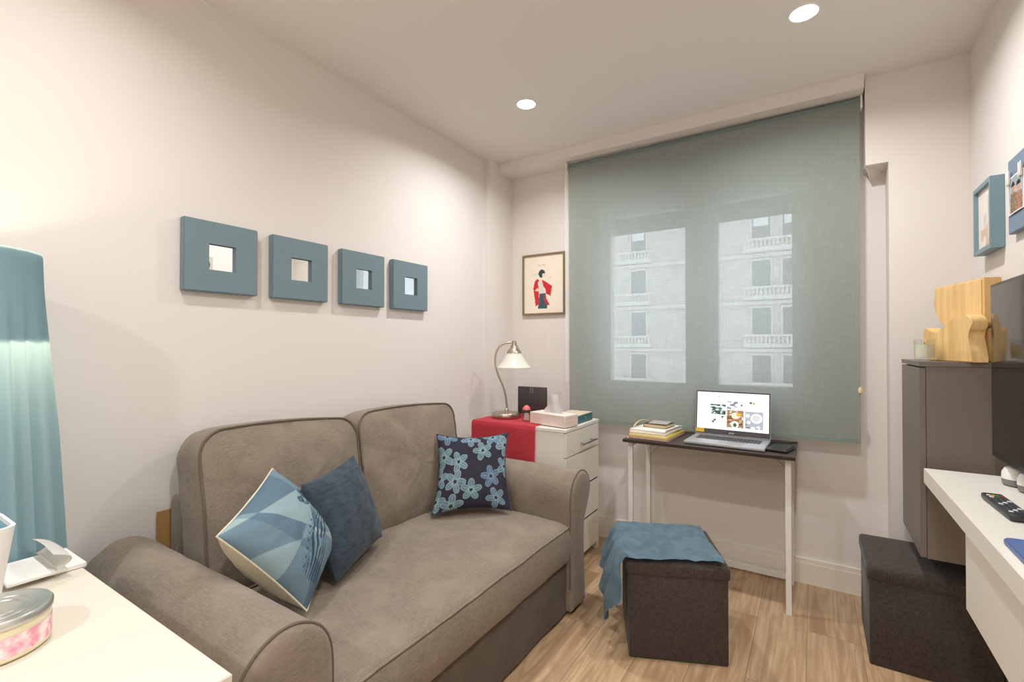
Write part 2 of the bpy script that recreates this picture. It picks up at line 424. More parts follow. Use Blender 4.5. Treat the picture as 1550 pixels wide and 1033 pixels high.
for x, y, pw_ in ((-1.262, 0.35, 6.0), (-0.024, 0.35, 13.0), (-0.3, -1.25, 19.0)):  # unseen fill lamps, added and spaced to even out the light on the walls
        downlight(x, y, 'unseen round ceiling downlight added out of view as fill light', pw_, 'added fill downlights out of view')

# ================================================================== SOFA
sofa = thing('sofa', 'two seat grey brown linen sofa with rolled arms against the left wall', 'sofa', (-1.4, 1.33, 0))
YA, YZ = 0.70, 1.96
prof = [(0, .02), (0, .22), (0, .40), (.0, .50), (.008, .56), (.035, .605), (.08, .632), (.125, .637), (.17, .62), (.205, .585), (.217, .545), (.205, .50), (.18, .455), (.155, .415), (.143, .37), (.14, .30), (.147, .15), (.157, .02)]
sp = spline([(d, 0, z) for d, z in prof], 4)
def arm(y0, sg):
    bm = B()
    xs = [-1.79 + i * (0.85 / 22) for i in range(23)]
    def pt(p, x, k=1.0):
        cx, cz = .085, .40
        d, z = p.x, p.z
        w = .004 * nz((x * 5, d * 12, z * 12 + sg * 7)) + .003 * nz((x * 14, d * 30, z * 30))
        vx, vz = d - cx, z - cz
        l = math.hypot(vx, vz) + 1e-6
        d += vx / l * w; z += vz / l * w
        d = cx + (d - cx) * k
        return Vector((x, y0 + sg * d, max(z, .012)))
    rows = [[bm.verts.new(pt(p, x)) for p in sp] for x in xs]
    n = len(sp)
    for A, Bq in zip(rows, rows[1:]):
        for k in range(n - 1): bm.faces.new((A[k], A[k + 1], Bq[k + 1], Bq[k]))
        bm.faces.new((A[n - 1], A[0], Bq[0], Bq[n - 1]))
    bm.faces.new(rows[0])
    a_ = part('arm', bm, SOFA, sofa)
    # front panel, slightly padded
    bm = B()
    ring0 = [Vector((-.940, y0 + sg * p.x, p.z)) for p in sp]
    cen = [Vector((-.940, y0 + sg * (.08 if p.z > .45 else .075), min(max(p.z, .06), .56))) for p in sp]
    rs = []
    for k, (t_, bx) in enumerate(((0.0, 0.0), (.06, .008), (.25, .014), (.6, .018), (.97, .019))):
        rs.append([bm.verts.new(a0.lerp(c0, t_) + Vector((bx, 0, 0))) for a0, c0 in zip(ring0, cen)])
    for A, Bq in zip(rs, rs[1:]):
        for k in range(n): bm.faces.new((A[k], A[(k + 1) % n], Bq[(k + 1) % n], Bq[k]))
    bm.faces.new(rs[-1])
    part('arm_front', bm, SOFA, a_)
    bm = B(); tube(bm, [(-.937, y0 + sg * p.x, p.z) for p in sp[2:-1]], .0036, 8); part('piping', bm, SOFAP, a_)
arm(YA, -1); arm(YZ, 1)
# base and skirt
bm = B(); box(bm, -1.79, -.970, YA + .003, YZ - .003, .03, .262, .006, 2)
part('base', bm, SOFA, sofa)
bm = B()
def fsk(u, v):
    y = YA + .005 + u * (YZ - YA + .03); z = .018 + v * .235
    return Vector((-.957 + .005 * nz((y * 6, z * 8, 2)) + .003 * math.sin(y * 21) * (1 - v), y, z))
V = grid(bm, fsk, 40, 8); bmesh.ops.solidify(bm, geom=bm.faces[:], thickness=-.006)
part('skirt', bm, SOFA, sofa)
# back panel (lower than the cushions)
bm = B(); box(bm, -1.862, -1.80, .735, YZ + .05, .03, .722, .022, 3); part('back_panel', bm, SOFA, sofa)
# seat cushion: one long bench
x0, x1, y0, y1 = -1.70, -.945, YA - .008, YZ + .004
bm = B()
def seat_pt(u, v, w):
    x = x0 + (x1 - x0) * u; y = y0 + (y1 - y0) * v
    crown = (1 - (2 * u - 1) ** 4) * (1 - (2 * v - 1) ** 6)
    sag = .012 * math.exp(-((v - .27) / .16) ** 2) + .010 * math.exp(-((v - .74) / .15) ** 2)
    wr = .0035 * nz((x * 5, y * 5, 3)) + .0025 * nz((x * 13, y * 13, 5))
    # soft creases
    cr = -.006 * math.exp(-((y - (1.62 + .35 * (x + 1.3))) / .018) ** 2) * max(0, 1 - abs(x + 1.28) * 5)
    cr += -.004 * math.exp(-((y - (1.43 - .25 * (x + 1.3))) / .014) ** 2) * max(0, 1 - abs(x + 1.25) * 4)
    return x, y, .420 + .032 * crown - sag * crown + wr + cr
nu, nv = 44, 70
top = [[None] * (nv + 1) for _ in range(nu + 1)]
for i in range(nu + 1):
    for j in range(nv + 1):
        x, y, z = seat_pt(i / nu, j / nv, 0)
        u = i / nu
        if u > .90:  # rounded front shoulder
            t_ = (u - .90) / .10; z -= .016 * t_ ** 2.2
        top[i][j] = bm.verts.new((x, y, z))
for i in range(nu):
    for j in range(nv): bm.faces.new((top[i][j], top[i + 1][j], top[i + 1][j + 1], top[i][j + 1]))
# front band, bulging
fr = [top[nu]]
for k in range(1, 8):
    t_ = k / 7
    row = []
    for j in range(nv + 1):
        p = top[nu][j].co; zb = .252
        z = p.z + (zb - p.z) * t_
        row.append(bm.verts.new((p.x + .016 * math.sin(PI * t_) + .003 * nz((p.y * 8, z * 9, 1)), p.y, z)))
    fr.append(row)
for A, Bq in zip(fr, fr[1:]):
    for j in range(nv): bm.faces.new((A[j], Bq[j], Bq[j + 1], A[j + 1]))
low = [[bm.verts.new((x0 + (x1 - x0) * i / nu, y, .262)) for i in range(nu + 1)] for y in (y0, y1)]
for s_, j in ((0, 0), (1, nv)):
    for i in range(nu): bm.faces.new((top[i][j], top[i + 1][j], low[s_][i + 1], low[s_][i]))
seat = part('seat_cushion', bm, SOFA, sofa, angle=60)
bm = B(); pts = [(top_.x, top_.y, top_.z) for top_ in [Vector((x1 + .002, y0 + (y1 - y0) * j / nv, 0)) for j in range(nv + 1)]]
pts = []
for j in range(nv + 1):
    x, y, z = seat_pt(1.0, j / nv, 0); pts.append((x + .003, y, z - .016))
tube(bm, pts, .004, 8); part('piping', bm, SOFA, seat)

# back cushions
def rr_outline(w, h, r, n=120):
    """rounded rectangle outline, arc-length samples, (y,z) from centre"""
    segs = []
    hw, hh = w / 2, h / 2
    pts = []
    for cx, cy, a0 in ((hw - r, hh - r, 0), (-hw + r, hh - r, PI / 2), (-hw + r, -hh + r, PI), (hw - r, -hh + r, 3 * PI / 2)):
        for k in range(11):
            a = a0 + k / 10 * PI / 2; pts.append((cx + r * math.cos(a), cy + r * math.sin(a)))
    P = pts + [pts[0]]; Ls = [0]
    for a, c in zip(P, P[1:]): Ls.append(Ls[-1] + math.dist(a, c))
    out = []; j = 0
    for i in range(n):
        t_ = Ls[-1] * i / n
        while Ls[j + 1] < t_: j += 1
        f = (t_ - Ls[j]) / max(1e-9, Ls[j + 1] - Ls[j])
        out.append((P[j][0] + (P[j + 1][0] - P[j][0]) * f, P[j][1] + (P[j + 1][1] - P[j][1]) * f))
    return out
def back_cushion(yc, w, seed, slump, dz):
    h, T = .50, .165
    ol = rr_outline(w, h, .075)
    n = len(ol)
    lean = math.radians(11)
    def place(x, y, z):
        # slump: top edge sags between the corners, top rounds
        zt = (z + h / 2) / h
        z2 = z + slump * (y / w) * zt + .016 * (1 - (2 * y / w) ** 2) * max(0, zt - .5) * 2
        wob = .012 * nz((y * 4 + seed, z * 4, x * 5)) + .008 * nz((y * 10 + seed, z * 9, x * 9)) + .004 * (1 - abs(nz((y * 13 + z * 9 + seed, z * 14 - y * 6, 2)))) ** 3
        x2 = x + wob * (1 if x >= 0 else -1)
        xr = x2 * math.cos(lean) - z2 * math.sin(lean); zr = x2 * math.sin(lean) + z2 * math.cos(lean)
        return Vector((-1.672 + xr, yc + y + .004 * nz((z * 9, x * 8, seed)), .688 + dz + zr))
    bm = B()
    rings = []
    ms = [.0, .12, .25, .38, .5, .62, .72, .8, .87, .93, .97, 1.0]
    def face_x(m, sgn): return sgn * (T / 2 + .045 * (1 - m ** 2.4) - .006)
    front = []
    for m in ms[1:]:
        front.append([bm.verts.new(place(face_x(m, 1) + (0 if m < 1 else 0), y * m, z * m)) for y, z in ol])
    c0 = bm.verts.new(place(face_x(0, 1), 0, 0))
    for k in range(n): bm.faces.new((c0, front[0][k], front[0][(k + 1) % n]))
    rings += front
    for k_, t_ in enumerate((.12, .3, .5, .7, .88, 1.0)):
        bul = 1 + .045 * math.sin(PI * t_)
        rings.append([bm.verts.new(place((T / 2 - .006) * (1 - 2 * t_), y * bul, z * (1 + .05 * math.sin(PI * t_)))) for y, z in ol])
    for m in ms[1:-1][::-1]:
        rings.append([bm.verts.new(place(face_x(m, -1) * .9, y * m, z * m)) for y, z in ol])
    for A, Bq in zip(rings, rings[1:]):
        for k in range(n): bm.faces.new((A[k], A[(k + 1) % n], Bq[(k + 1) % n], Bq[k]))
    c1 = bm.verts.new(place(face_x(0, -1) * .9, 0, 0))
    for k in range(n): bm.faces.new((c1, rings[-1][(k + 1) % n], rings[-1][k]))
    o = part('back_cushion', bm, SOFA, sofa, angle=80)
    bm = B(); tube(bm, [place(T / 2 - .004, y * 1.003, z * 1.003) for y, z in ol], .0042, 8, closed=True)
    part('piping', bm, SOFAP, o)
back_cushion(1.028, .600, 1.3, -.03, -.012)
back_cushion(1.658, .625, 8.1, -.02, -.022)

# ================================================================== THROW PILLOWS
def pillow_fn(cs, T, pinch=.05, seed=0, sag=0.0):
    """corner order: (u,v) 00, 10, 11, 01"""
    a, b_, c, d = [Vector(p) for p in cs]
    nrm = ((b_ - a).cross(d - a) + (d - c).cross(b_ - c)).normalized()
    cen = (a + b_ + c + d) / 4
    def f(u, v, side):
        U, V_ = 2 * u - 1, 2 * v - 1
        p = a * (1 - u) * (1 - v) + b_ * u * (1 - v) + c * u * v + d * (1 - u) * v
        # edges drawn in between the corners
        eu = pinch * (1 - V_ * V_) * abs(U) ** 3; ev = pinch * (1 - U * U) * abs(V_) ** 3
        p = p - ((b_ - a + c - d) / 2) * (eu * (1 if U > 0 else -1) * .5) - ((d - a + c - b_) / 2) * (ev * (1 if V_ > 0 else -1) * .5)
        h = T / 2 * max(0, (1 - abs(U) ** 2.4) * (1 - abs(V_) ** 2.4)) ** .55
        wr = .006 * nz((u * 4 + seed, v * 4, seed)) + .003 * nz((u * 11 + seed, v * 11, 3))
        return p + nrm * side * (1.0 if side > 0 else 1.5) * (h + wr * (h / (T / 2)))
    return f
def pillow(name, label, cs, T, paint, n, backm, frontm=None, seed=0, pinch=.07, seamm=None):
    f = pillow_fn(cs, T, pinch, seed)
    lo = min(f(.5, .5, 0), key=lambda q: q)
    c = sum((Vector(p) for p in cs), Vector()) / 4
    t = thing(name, label, 'cushion', (c.x, c.y, min(p[2] for p in cs)))
    if paint: printed('front_cover', lambda u, v: f(u, v, 1), paint, n, n, frontm, t)
    else:
        bm = B(); grid(bm, lambda u, v: f(u, v, 1), n, n); part('front_cover', bm, frontm, t)
    bm = B(); grid(bm, lambda u, v: f(u, v, -1), 40, 40); part('back_cover', bm, backm, t)
    if seamm:
        bm = B(); ed = [f(i / 24, 0, 0) for i in range(24)] + [f(1, i / 24, 0) for i in range(24)] + [f(1 - i / 24, 1, 0) for i in range(24)] + [f(0, 1 - i / 24, 0) for i in range(24)]
        tube(bm, ed, .003, 6, closed=True); part('seam', bm, seamm, t)
    return t
def lerp3(a, b_, t): return tuple(a[i] + (b_[i] - a[i]) * t for i in range(3))
# geometric print with a line drawing of plumage
random.seed(33)
cuts = [(math.cos(a), math.sin(a), o_) for a, o_ in ((.4, .62), (1.25, .95), (2.2, .05), (.95, .55), (2.75, -.42), (1.8, .38), (.1, .30), (2.45, -.12))]
pal = [(92, 114, 130), (104, 127, 141), (122, 145, 155), (138, 160, 166), (150, 170, 171), (86, 106, 122), (112, 135, 148), (130, 152, 162)]
def paint_geo(u, v):
    k = 0
    for i, (a, b2, o_) in enumerate(cuts):
        if u * a + v * b2 > o_: k = k * 31 + i + 5
    c = pal[(k * 7 + k // 9) % len(pal)]
    # plume of fine lines from the right-hand side down to the bottom corner
    ax, ay, bx2, by2 = .86, .42, .12, .17
    dx, dy = bx2 - ax, by2 - ay; ll = math.hypot(dx, dy); dx /= ll; dy /= ll
    t_ = ((u - ax) * dx + (v - ay) * dy) / ll; s_ = -(u - ax) * dy + (v - ay) * dx
    s_ += .03 * math.sin(t_ * 4)
    wd = .05 + .055 * math.sin(min(1, max(0, t_)) * 2.6)
    if -.02 < t_ < 1.0 and abs(s_) < wd:
        if math.sin(s_ / wd * 15 + 2.2 * math.sin(t_ * 7 + s_ * 20)) > .15 and nz((t_ * 6, s_ * 60, 2)) > -.35: c = lerp3(c, (36, 58, 76), .85)
    if .05 < t_ < .95 and wd < abs(s_) < wd + .045 and s_ < 0:
        if math.sin(t_ * 70 + 6 * math.sin(s_ * 60)) > .6: c = lerp3(c, (44, 66, 84), .7)
    for (cx, cy, r) in ((.70, .63, .05), (.77, .56, .055), (.82, .50, .05), (.74, .52, .035), (.66, .67, .03)):
        d = math.hypot(u - cx, v - cy)
        if abs(d - r) < .008 or abs(d - r * .6) < .006: c = lerp3(c, (40, 64, 82), .75)
    return c
PRINT = attrmat('printed_cotton', 0.9)
CREAM = fabric('cream_cotton', S(206, 196, 170), S(222, 213, 190), bmp=.2)
# corners: top (against the back cushion), left (on the arm), bottom (seat), right
Tp, Lp, Bp, Rp = (-1.53, .905, .818), (-1.28, .611, .745), (-1.215, .822, .478), (-1.44, 1.10, .56)
pillow('geometric_cushion', 'cushion with pale blue facets and a bird drawing, leaning on the near sofa arm', [Bp, Rp, Tp, Lp], .15, paint_geo, 170, CREAM, PRINT, 3.0, .05, CREAM)
# plain slate blue
SLATE = fabric('slate_chenille', S(46, 57, 67), S(70, 83, 95), ((30, 30, 160), (25, 25, 25)), bmp=.6, rough=1.0, lo=.35, hi=.7)
pillow('velvet_cushion', 'plain dark slate blue cushion standing between the two other blue cushions', [(-1.306, .99, .458), (-1.435, 1.30, .480), (-1.53, 1.235, .80), (-1.395, .92, .782)], .14, None, 50, SLATE, SLATE, 9.0, .07)
# flowers
random.seed(5)
flowers = []
tries = 0
while len(flowers) < 15 and tries < 4000:
    tries += 1
    x, y = random.random(), random.random()
    if all(math.hypot(x - f[0], y - f[1]) > .225 for f in flowers):
        flowers.append((x, y, random.random() * 6.28, random.choice([(112, 134, 156), (124, 150, 164), (134, 160, 164), (104, 124, 150), (128, 158, 154)]), .135 + .025 * random.random()))
def paint_flowers(u, v):
    c = (50, 48, 60)
    for x, y, a0, col, R_ in flowers:
        dx, dy = u - x, v - y; d = math.hypot(dx, dy)
        if d > R_: continue
        a = math.atan2(dy, dx) - a0
        k = (a % (2 * PI / 5)) - PI / 5
        # petal: ellipse along its axis
        px, py = d * math.cos(k) - R_ * .58, d * math.sin(k)
        q = (px / (R_ * .44)) ** 2 + (py / (R_ * .30)) ** 2
        if q < 1:
            sh = lerp3(col, (62, 82, 112), .6 * (1 - q) ** .8)
            c = lerp3(sh, (160, 190, 192), .3) if .68 < q < .95 else sh
            if abs(py) < .004 and px < .2 * R_: c = lerp3(c, (190, 214, 190), .5)
    return c
pillow('floral_cushion', 'navy cushion printed with pale blue flowers, propped at the far end of the sofa', [(-1.461, 1.610, .461), (-1.192, 1.866, .459), (-1.303, 2.005, .790), (-1.562, 1.760, .795)], .105, paint_flowers, 150, CREAM, PRINT, 5.0, .13, mat('navy_seam', S(60, 62, 78), .9))

# cardboard stored behind the sofa
bm = B(); box(bm, -1.8695, -1.8675 + .0005, .712, 1.35, .13, .612); solo('cardboard_sheet', bm, CARD, 'lower brown cardboard sheet tucked between sofa back and left wall', 'cardboard')
bm = B(); box(bm, -1.8715, -1.8705, .703, 1.40, .13, .668); solo('cardboard_sheet', bm, CARD, 'taller brown cardboard sheet against the left wall behind the sofa', 'cardboard')

# ================================================================== LEFT WALL MIRRORS
ML = ['teal square mirror nearest the floor lamp, leftmost of the four on the wall', 'teal square mirror second from the floor lamp in the row of four',
      'teal square mirror third from the floor lamp in the row of four', 'teal square mirror nearest the window, rightmost of the four on the wall']
for y0, lab in zip((.771, 1.093, 1.428, 1.748), ML):
    y1 = y0 + .262 if y0 < 1.7 else y0 + .264
    z0, z1 = 1.4265, 1.686; xm0, xm1 = XL + .001, XL + .031
    cy, cz, hh = (y0 + y1) / 2, (z0 + z1) / 2, .0475
    t = thing('square_mirror', lab, 'mirror', (xm0, cy, z0), group='teal square mirrors on the left wall')
    bm = B()
    outer = [(y0, z0), (y1, z0), (y1, z1), (y0, z1)]; inner = [(cy - hh, cz - hh), (cy + hh, cz - hh), (cy + hh, cz + hh), (cy - hh, cz + hh)]
    def q4(x, P): return [bm.verts.new((x, a, c)) for a, c in P]
    Of, Ob, If, Ib = q4(xm1, outer), q4(xm0, outer), q4(xm1, inner), q4(xm1 - .014, inner)
    for i in range(4):
        j = (i + 1) % 4
        bm.faces.new((Of[i], Of[j], If[j], If[i])); bm.faces.new((Ob[i], Ob[j], Of[j], Of[i])); bm.faces.new((If[i], If[j], Ib[j], Ib[i]))
    bm.faces.new(Ob[::-1])
    oe = [e for e in bm.edges if all(abs(v.co.y - cy) > .1 for v in e.verts)]
    bmesh.ops.bevel(bm, geom=oe, offset=.003, segments=2, affect='EDGES')
    part('frame', bm, TEAL, t)
    bm = B(); box(bm, xm1 - .016, xm1 - .0135, cy - hh, cy + hh, cz - hh, cz + hh); part('mirror_glass', bm, MIRROR, t)

# ================================================================== FLOOR LAMP
lx, ly = -1.64, .213
fl = thing('floor_lamp', 'floor lamp with a long pleated teal fabric shade, lit inside, at the left edge', 'lamp', (lx, ly, 0))
bm = B(); lathe(bm, [(.0, .0), (.13, .0), (.13, .018), (.03, .028), (.0, .028)], 32, (lx, ly), cap0=False, cap1=False); part('base', bm, CHROME, fl)
bm = B(); tube(bm, [(lx, ly, .02), (lx, ly, 1.24)], .011, 12); part('pole', bm, CHROME, fl)
bm = B(); lathe(bm, [(.005, 1.23), (.022, 1.25), (.032, 1.29), (.026, 1.325), (.0, 1.335)], 20, (lx, ly), cap1=False)
part('bulb', bm, emis('bulb_glow', (1, .78, .5, 1), 18), fl)
SHADE = translucent('teal_lampshade', S(160, 188, 195), S(172, 200, 212), .5, .0)
DRUM = translucent('drum_lining', S(150, 176, 186), S(110, 140, 150), .10, .0)
bm = B(); lathe(bm, [(.1465, 1.445), (.1475, 1.245)], 64, (lx, ly), cap0=False, cap1=False); part('inner_drum', bm, DRUM, fl)
bm = B()
def fd(u, v):
    a = 2 * PI * u; z = 1.452 - v * 1.30
    t_ = min(1, max(0, (1.36 - z) / .35))
    k = nz((math.cos(a) * 2.2, math.sin(a) * 2.2, 1)) * 2.0
    fold = math.sin(a * 20 + k * 3.0) + .5 * math.sin(a * 33 + 1.3 + k * 4)
    r = .150 + .052 * min(1, (1.452 - z) / 1.0) ** 1.15 + t_ * .0085 * fold
    return Vector((lx + r * math.cos(a), ly + r * math.sin(a), z))
grid(bm, fd, 360, 30)
bmesh.ops.remove_doubles(bm, verts=bm.verts[:], dist=1e-5)
part('fabric_shade', bm, SHADE, fl, angle=180)
li = bpy.data.lights.new('lamp_bulb_light', 'POINT'); li.energy = 9.0; li.color = (1, .74, .46); li.shadow_soft_size = .035
o = bpy.data.objects.new('lamp_bulb_light', li); C.objects.link(o); o.parent = fl; o.location = (0, 0, 1.315)

# ================================================================== SIDE TABLE bottom left
st = thing('side_table', 'white side table at the lower left beside the near sofa arm', 'table', (-1.08, .12, 0))
bm = B(); box(bm, -1.442, -.719, -.13, .367, .715, .75, .002, 1); part('table_top', bm, mat('cream_lacquer', S(216, 209, 194), .35), st)
for x in (-1.42, -.76):
    for y in (-.11, .325):
        bm = B(); box(bm, x, x + .035, y, y + .035, 0, .715); part('leg', bm, WHITE, st)
# square planter, blue inside
def rsq(cx, cy, h, r, n=6):
    out = []
    for sx, sy, a0 in ((1, 1, 0), (-1, 1, PI / 2), (-1, -1, PI), (1, -1, 3 * PI / 2)):
        for k in range(n + 1):
            a = a0 + PI / 2 * k / n; out.append((cx + sx * (h - r) + r * math.cos(a), cy + sy * (h - r) + r * math.sin(a)))
    return out
px_, py_ = -1.275, .175
pot = thing('square_pot', 'white rounded square pot with pale blue inside, by the left edge', 'pot', (px_, py_, .75))
def shell(bm, rings, cap0=True, cap1=False):
    R_ = [[bm.verts.new(p) for p in ring] for ring in rings]
    n = len(R_[0])
    for A, Bq in zip(R_, R_[1:]):
        for k in range(n): bm.faces.new((A[k], A[(k + 1) % n], Bq[(k + 1) % n], Bq[k]))
    if cap0: bm.faces.new(R_[0][::-1])
    if cap1: bm.faces.new(R_[-1])
bm = B(); lv = [(.044, .752), (.050, .757), (.058, .83), (.066, .899), (.067, .906), (.062, .906), (.061, .898)]
shell(bm, [[(x, y, z) for x, y in rsq(px_, py_, h, .022)] for h, z in lv]); part('body', bm, PAPER, pot)
bm = B(); lv = [(.061, .899), (.056, .84), (.047, .765)]
shell(bm, [[(x, y, z) for x, y in rsq(px_, py_, h, .02)] for h, z in lv], False, True); part('lining', bm, mat('pale_blue', S(150, 190, 202), .5), pot, label='pale blue inside')
# white carton and paper behind it
bm = B(); box(bm, -1.47, -1.335, .315, .372, .7515, .7595); solo('paper_stack', bm, PAPER, 'white papers at the far corner of the white side table', 'paper')
car = thing('paper_carton', 'opened white paper carton with a curled edge lying behind the candle tin', 'carton', (-1.37, .25, .76))
bm = B(); box(bm, -1.445, -1.315, .247, .335, .760, .768, .002, 1); part('sheet', bm, PAPER, car)
bm = B(); grid(bm, lambda u, v: Vector((-1.455 + u * .150, .318 + .032 * math.sin(v * 2.4) - .028 * v * v, .770 + .034 * v + .006 * math.sin(u * 3))), 12, 12)
bmesh.ops.solidify(bm, geom=bm.faces[:], thickness=.002); part('flap', bm, PAPER, car)
# candle tin
cx_, cy_ = -1.088, .193
tin = thing('candle_tin', 'round tin candle with metal lid and pink floral label in the lower left corner', 'candle', (cx_, cy_, .75))
bm = B(); lathe(bm, [(.060, .751), (.064, .755), (.064, .806), (.062, .808)], 48, (cx_, cy_)); part('tin_body', bm, mat('cream_tin', S(222, 212, 180), .35), tin)
FL = mat('pink_label', S(236, 190, 196), .5); N, L, b = nodes(FL)
nn = noise_tex(N, L, (1, 1, 1), 60.0, 3); L.new(mixcol(N, L, ramp(N, L, nn, .38, .62), S(244, 228, 226), S(234, 150, 172)), b.inputs['Base Color'])
bm = B(); lathe(bm, [(.0645, .760), (.0645, .790)], 48, (cx_, cy_), cap0=False, cap1=False); part('label_band', bm, FL, tin, label='pink floral label')
LID = mat('lid_metal', S(206, 206, 200), .32, .85)
bm = B(); lathe(bm, [(.066, .803), (.0665, .812), (.064, .8155), (.060, .8155), (.056, .8135), (.0, .8135)], 48, (cx_, cy_), cap0=False, cap1=False); lid = part('lid', bm, LID, tin, label='silver metal lid')
bm = B(); tube(bm, [(cx_ + .030 * math.cos(a) , cy_ + .030 * math.sin(a), .8140) for a in [k * PI / 20 for k in range(40)]], .0016, 6, closed=True)
tube(bm, [(cx_ + .044 * math.cos(a) , cy_ + .044 * math.sin(a), .8140) for a in [k * PI / 20 for k in range(40)]], .0012, 6, closed=True)
part('embossed_ring', bm, LID, lid)

# ================================================================== CORNER DRAWER UNIT
du = thing('drawer_unit', 'white drawer unit with steel bar handles in the far left corner', 'drawer unit', (-1.43, 2.515, 0))
X0, X1, Y0, Y1 = -1.745, -1.130, 2.283, 2.738
bm = B(); box(bm, X0, X1, Y0, Y1, .05, .762); box(bm, X0 + .02, X1 - .02, Y0 + .005, Y1 - .005, .012, .05)
box(bm, X1 - .03, X1 + .012, Y1 - .03, Y1, .0, .05); box(bm, X1 - .03, X1 + .012, Y0, Y0 + .03, .0, .05)
body = part('body', bm, WHITE, du, smooth=False)
bm = B(); box(bm, X0 - .004, X1 + .016, Y0 - .004, Y1 + .004, .762, .781, .002, 1); part('top', bm, WHITE, du)
zs = [(.628, .758, True), (.433, .622, False), (.236, .427, False), (.042, .230, False)]
for z0, z1, hd in zs:
    bm = B(); box(bm, X1, X1 + .014, Y0 + .003, Y1 - .003, z0, z1, .001, 1); d_ = part('drawer', bm, WHITE, du, smooth=False)
    if hd:
        bm = B(); tube(bm, [(X1 + .042, 2.445, .676), (X1 + .042, 2.645, .676)], .005, 10)
        for y in (2.475, 2.615): tube(bm, [(X1 + .012, y, .676), (X1 + .042, y, .676)], .0045, 8)
        part('handle', bm, CHROME, d_, label='steel bar handle')
    elif z1 < .5:
        bm = B(); box(bm, X1 + .002, X1 + .0145, Y0 + .02, Y1 - .02, z1, z1 + .004); part('finger_gap', bm, SLOT, d_)
# red runner
bm = B(); y_ = Y0 - .012
def frun(u, v):
    x = -1.742 + u * .440 + .004 * math.sin(v * 5)
    s_ = v * (.46 + .43)
    if s_ < .43: return Vector((x, 2.735 - s_ * .985 - .014, .7835 + .0008 * nz((x * 20, s_ * 20, 0))))
    t_ = s_ - .43
    rd = min(1, t_ / .012)
    return Vector((x + .006 * t_, Y0 - .002 - .008 * rd - .004 * abs(math.sin(x * 16)) * min(1, t_ * 4), .7835 - .003 * rd - max(0, t_ - .004)))
grid(bm, frun, 30, 70); bmesh.ops.solidify(bm, geom=bm.faces[:], thickness=.0014)
solo('table_runner', bm, RED, 'red cloth runner draped over the white drawer unit', 'cloth')
# gooseneck lamp
e = Vector((.843, .538, 0)); bc = Vector((-1.612, 2.455, .785)); k_ = .00408
tl = thing('table_lamp', 'gooseneck table lamp with nickel stem and white glass shade', 'lamp', tuple(bc))
bm = B(); lathe(bm, [(.0, .786), (.086, .786), (.088, .79), (.088, .812), (.084, .818), (.02, .822), (.0, .823)], 48, (bc.x, bc.y), cap0=False, cap1=False); part('base', bm, STEELW, tl)
def lp(dx, z): return tuple(bc + e * (dx * k_) + Vector((0, 0, z - .785)))
st_ = spline([lp(1, .818), lp(1, .87), lp(-1, .93), lp(-5, .985), lp(-11, 1.04), lp(-15, 1.09), lp(-16.5, 1.14), lp(-14.5, 1.19), lp(-9, 1.228), lp(-1, 1.246), lp(8, 1.250)], 6)
bm = B(); tube(bm, st_, .0062, 10); lathe(bm, [(.012, .818), (.012, .835), (.007, .845)], 16, lp(1, 0)[:2]); part('stem', bm, STEELW, tl)
hc = lp(12.5, 0)[:2]
bm = B(); lathe(bm, [(.004, 1.262), (.014, 1.258), (.016, 1.236), (.022, 1.232), (.024, 1.218), (.034, 1.208), (.046, 1.190), (.047, 1.184)], 28, hc); part('socket', bm, STEELW, tl)
OPAL = mat('opal_glass', S(228, 221, 210), .25, **{'Transmission Weight': 0.0, 'Subsurface Weight': .2})
bm = B(); lathe(bm, [(.044, 1.186), (.052, 1.172), (.070, 1.140), (.092, 1.110), (.106, 1.096), (.1045, 1.094), (.090, 1.107), (.068, 1.136), (.050, 1.168), (.042, 1.184)], 48, hc, cap0=False, cap1=False); part('lamp_shade', bm, OPAL, tl)
bm = B(); lathe(bm, [(.012, 1.184), (.014, 1.165), (.026, 1.135), (.028, 1.115), (.018, 1.096), (.0, 1.090)], 20, hc, cap1=False); part('bulb', bm, mat('amber_bulb', S(214, 178, 120), .2), tl)
# router
rt = thing('router', 'black upright wifi router behind the tissue box', 'router', (-1.545, 2.655, .782))
bm = B(); box(bm, -1.650, -1.438, 2.655, 2.675, .788, .963, .004, 2); part('casing', bm, mat('router_black', S(66, 61, 62), .5), rt)
bm = B(); box(bm, -1.60, -1.49, 2.63, 2.70, .7855, .789, .002, 1); part('foot', bm, BLACK, rt)
bm = B()
for i in range(3): box(bm, -1.556, -1.548, 2.6541, 2.6548, .926 + i * .012, .932 + i * .012); box(bm, -1.540, -1.532, 2.6541, 2.6548, .926 + i * .012, .932 + i * .012)
part('status_marks', bm, mat('grey_print', S(150, 148, 146), .5), rt)
# little glass dome
gd = thing('glass_dome', 'small clear glass dome ornament with pink top next to the nickel lamp base', 'ornament', (-1.437, 2.412, .785))
bm = B(); lathe(bm, [(.026, .786), (.027, .792), (.027, .84), (.024, .858), (.014, .871), (.0, .876)], 24, (-1.437, 2.412), cap1=False); part('dome', bm, CLEAR, gd)
bm = B(); lathe(bm, [(.0245, .850), (.0225, .860), (.013, .8725), (.0, .878)], 24, (-1.437, 2.412), cap0=False, cap1=False)
bmesh.ops.translate(bm, verts=bm.verts[:], vec=(0, 0, .001)); part('pink_cap', bm, mat('coral_pink', S(222, 110, 108), .4), gd)
bm = B()
for k in range(7): a = k * .9; tube(bm, [(-1.437 + .013 * math.cos(a), 2.412 + .013 * math.sin(a), .789), (-1.437 + .010 * math.cos(a + .5), 2.412 + .010 * math.sin(a + .5), .83)], .004, 6)
part('filling', bm, mat('pale_filling', S(214, 206, 198), .6), gd)
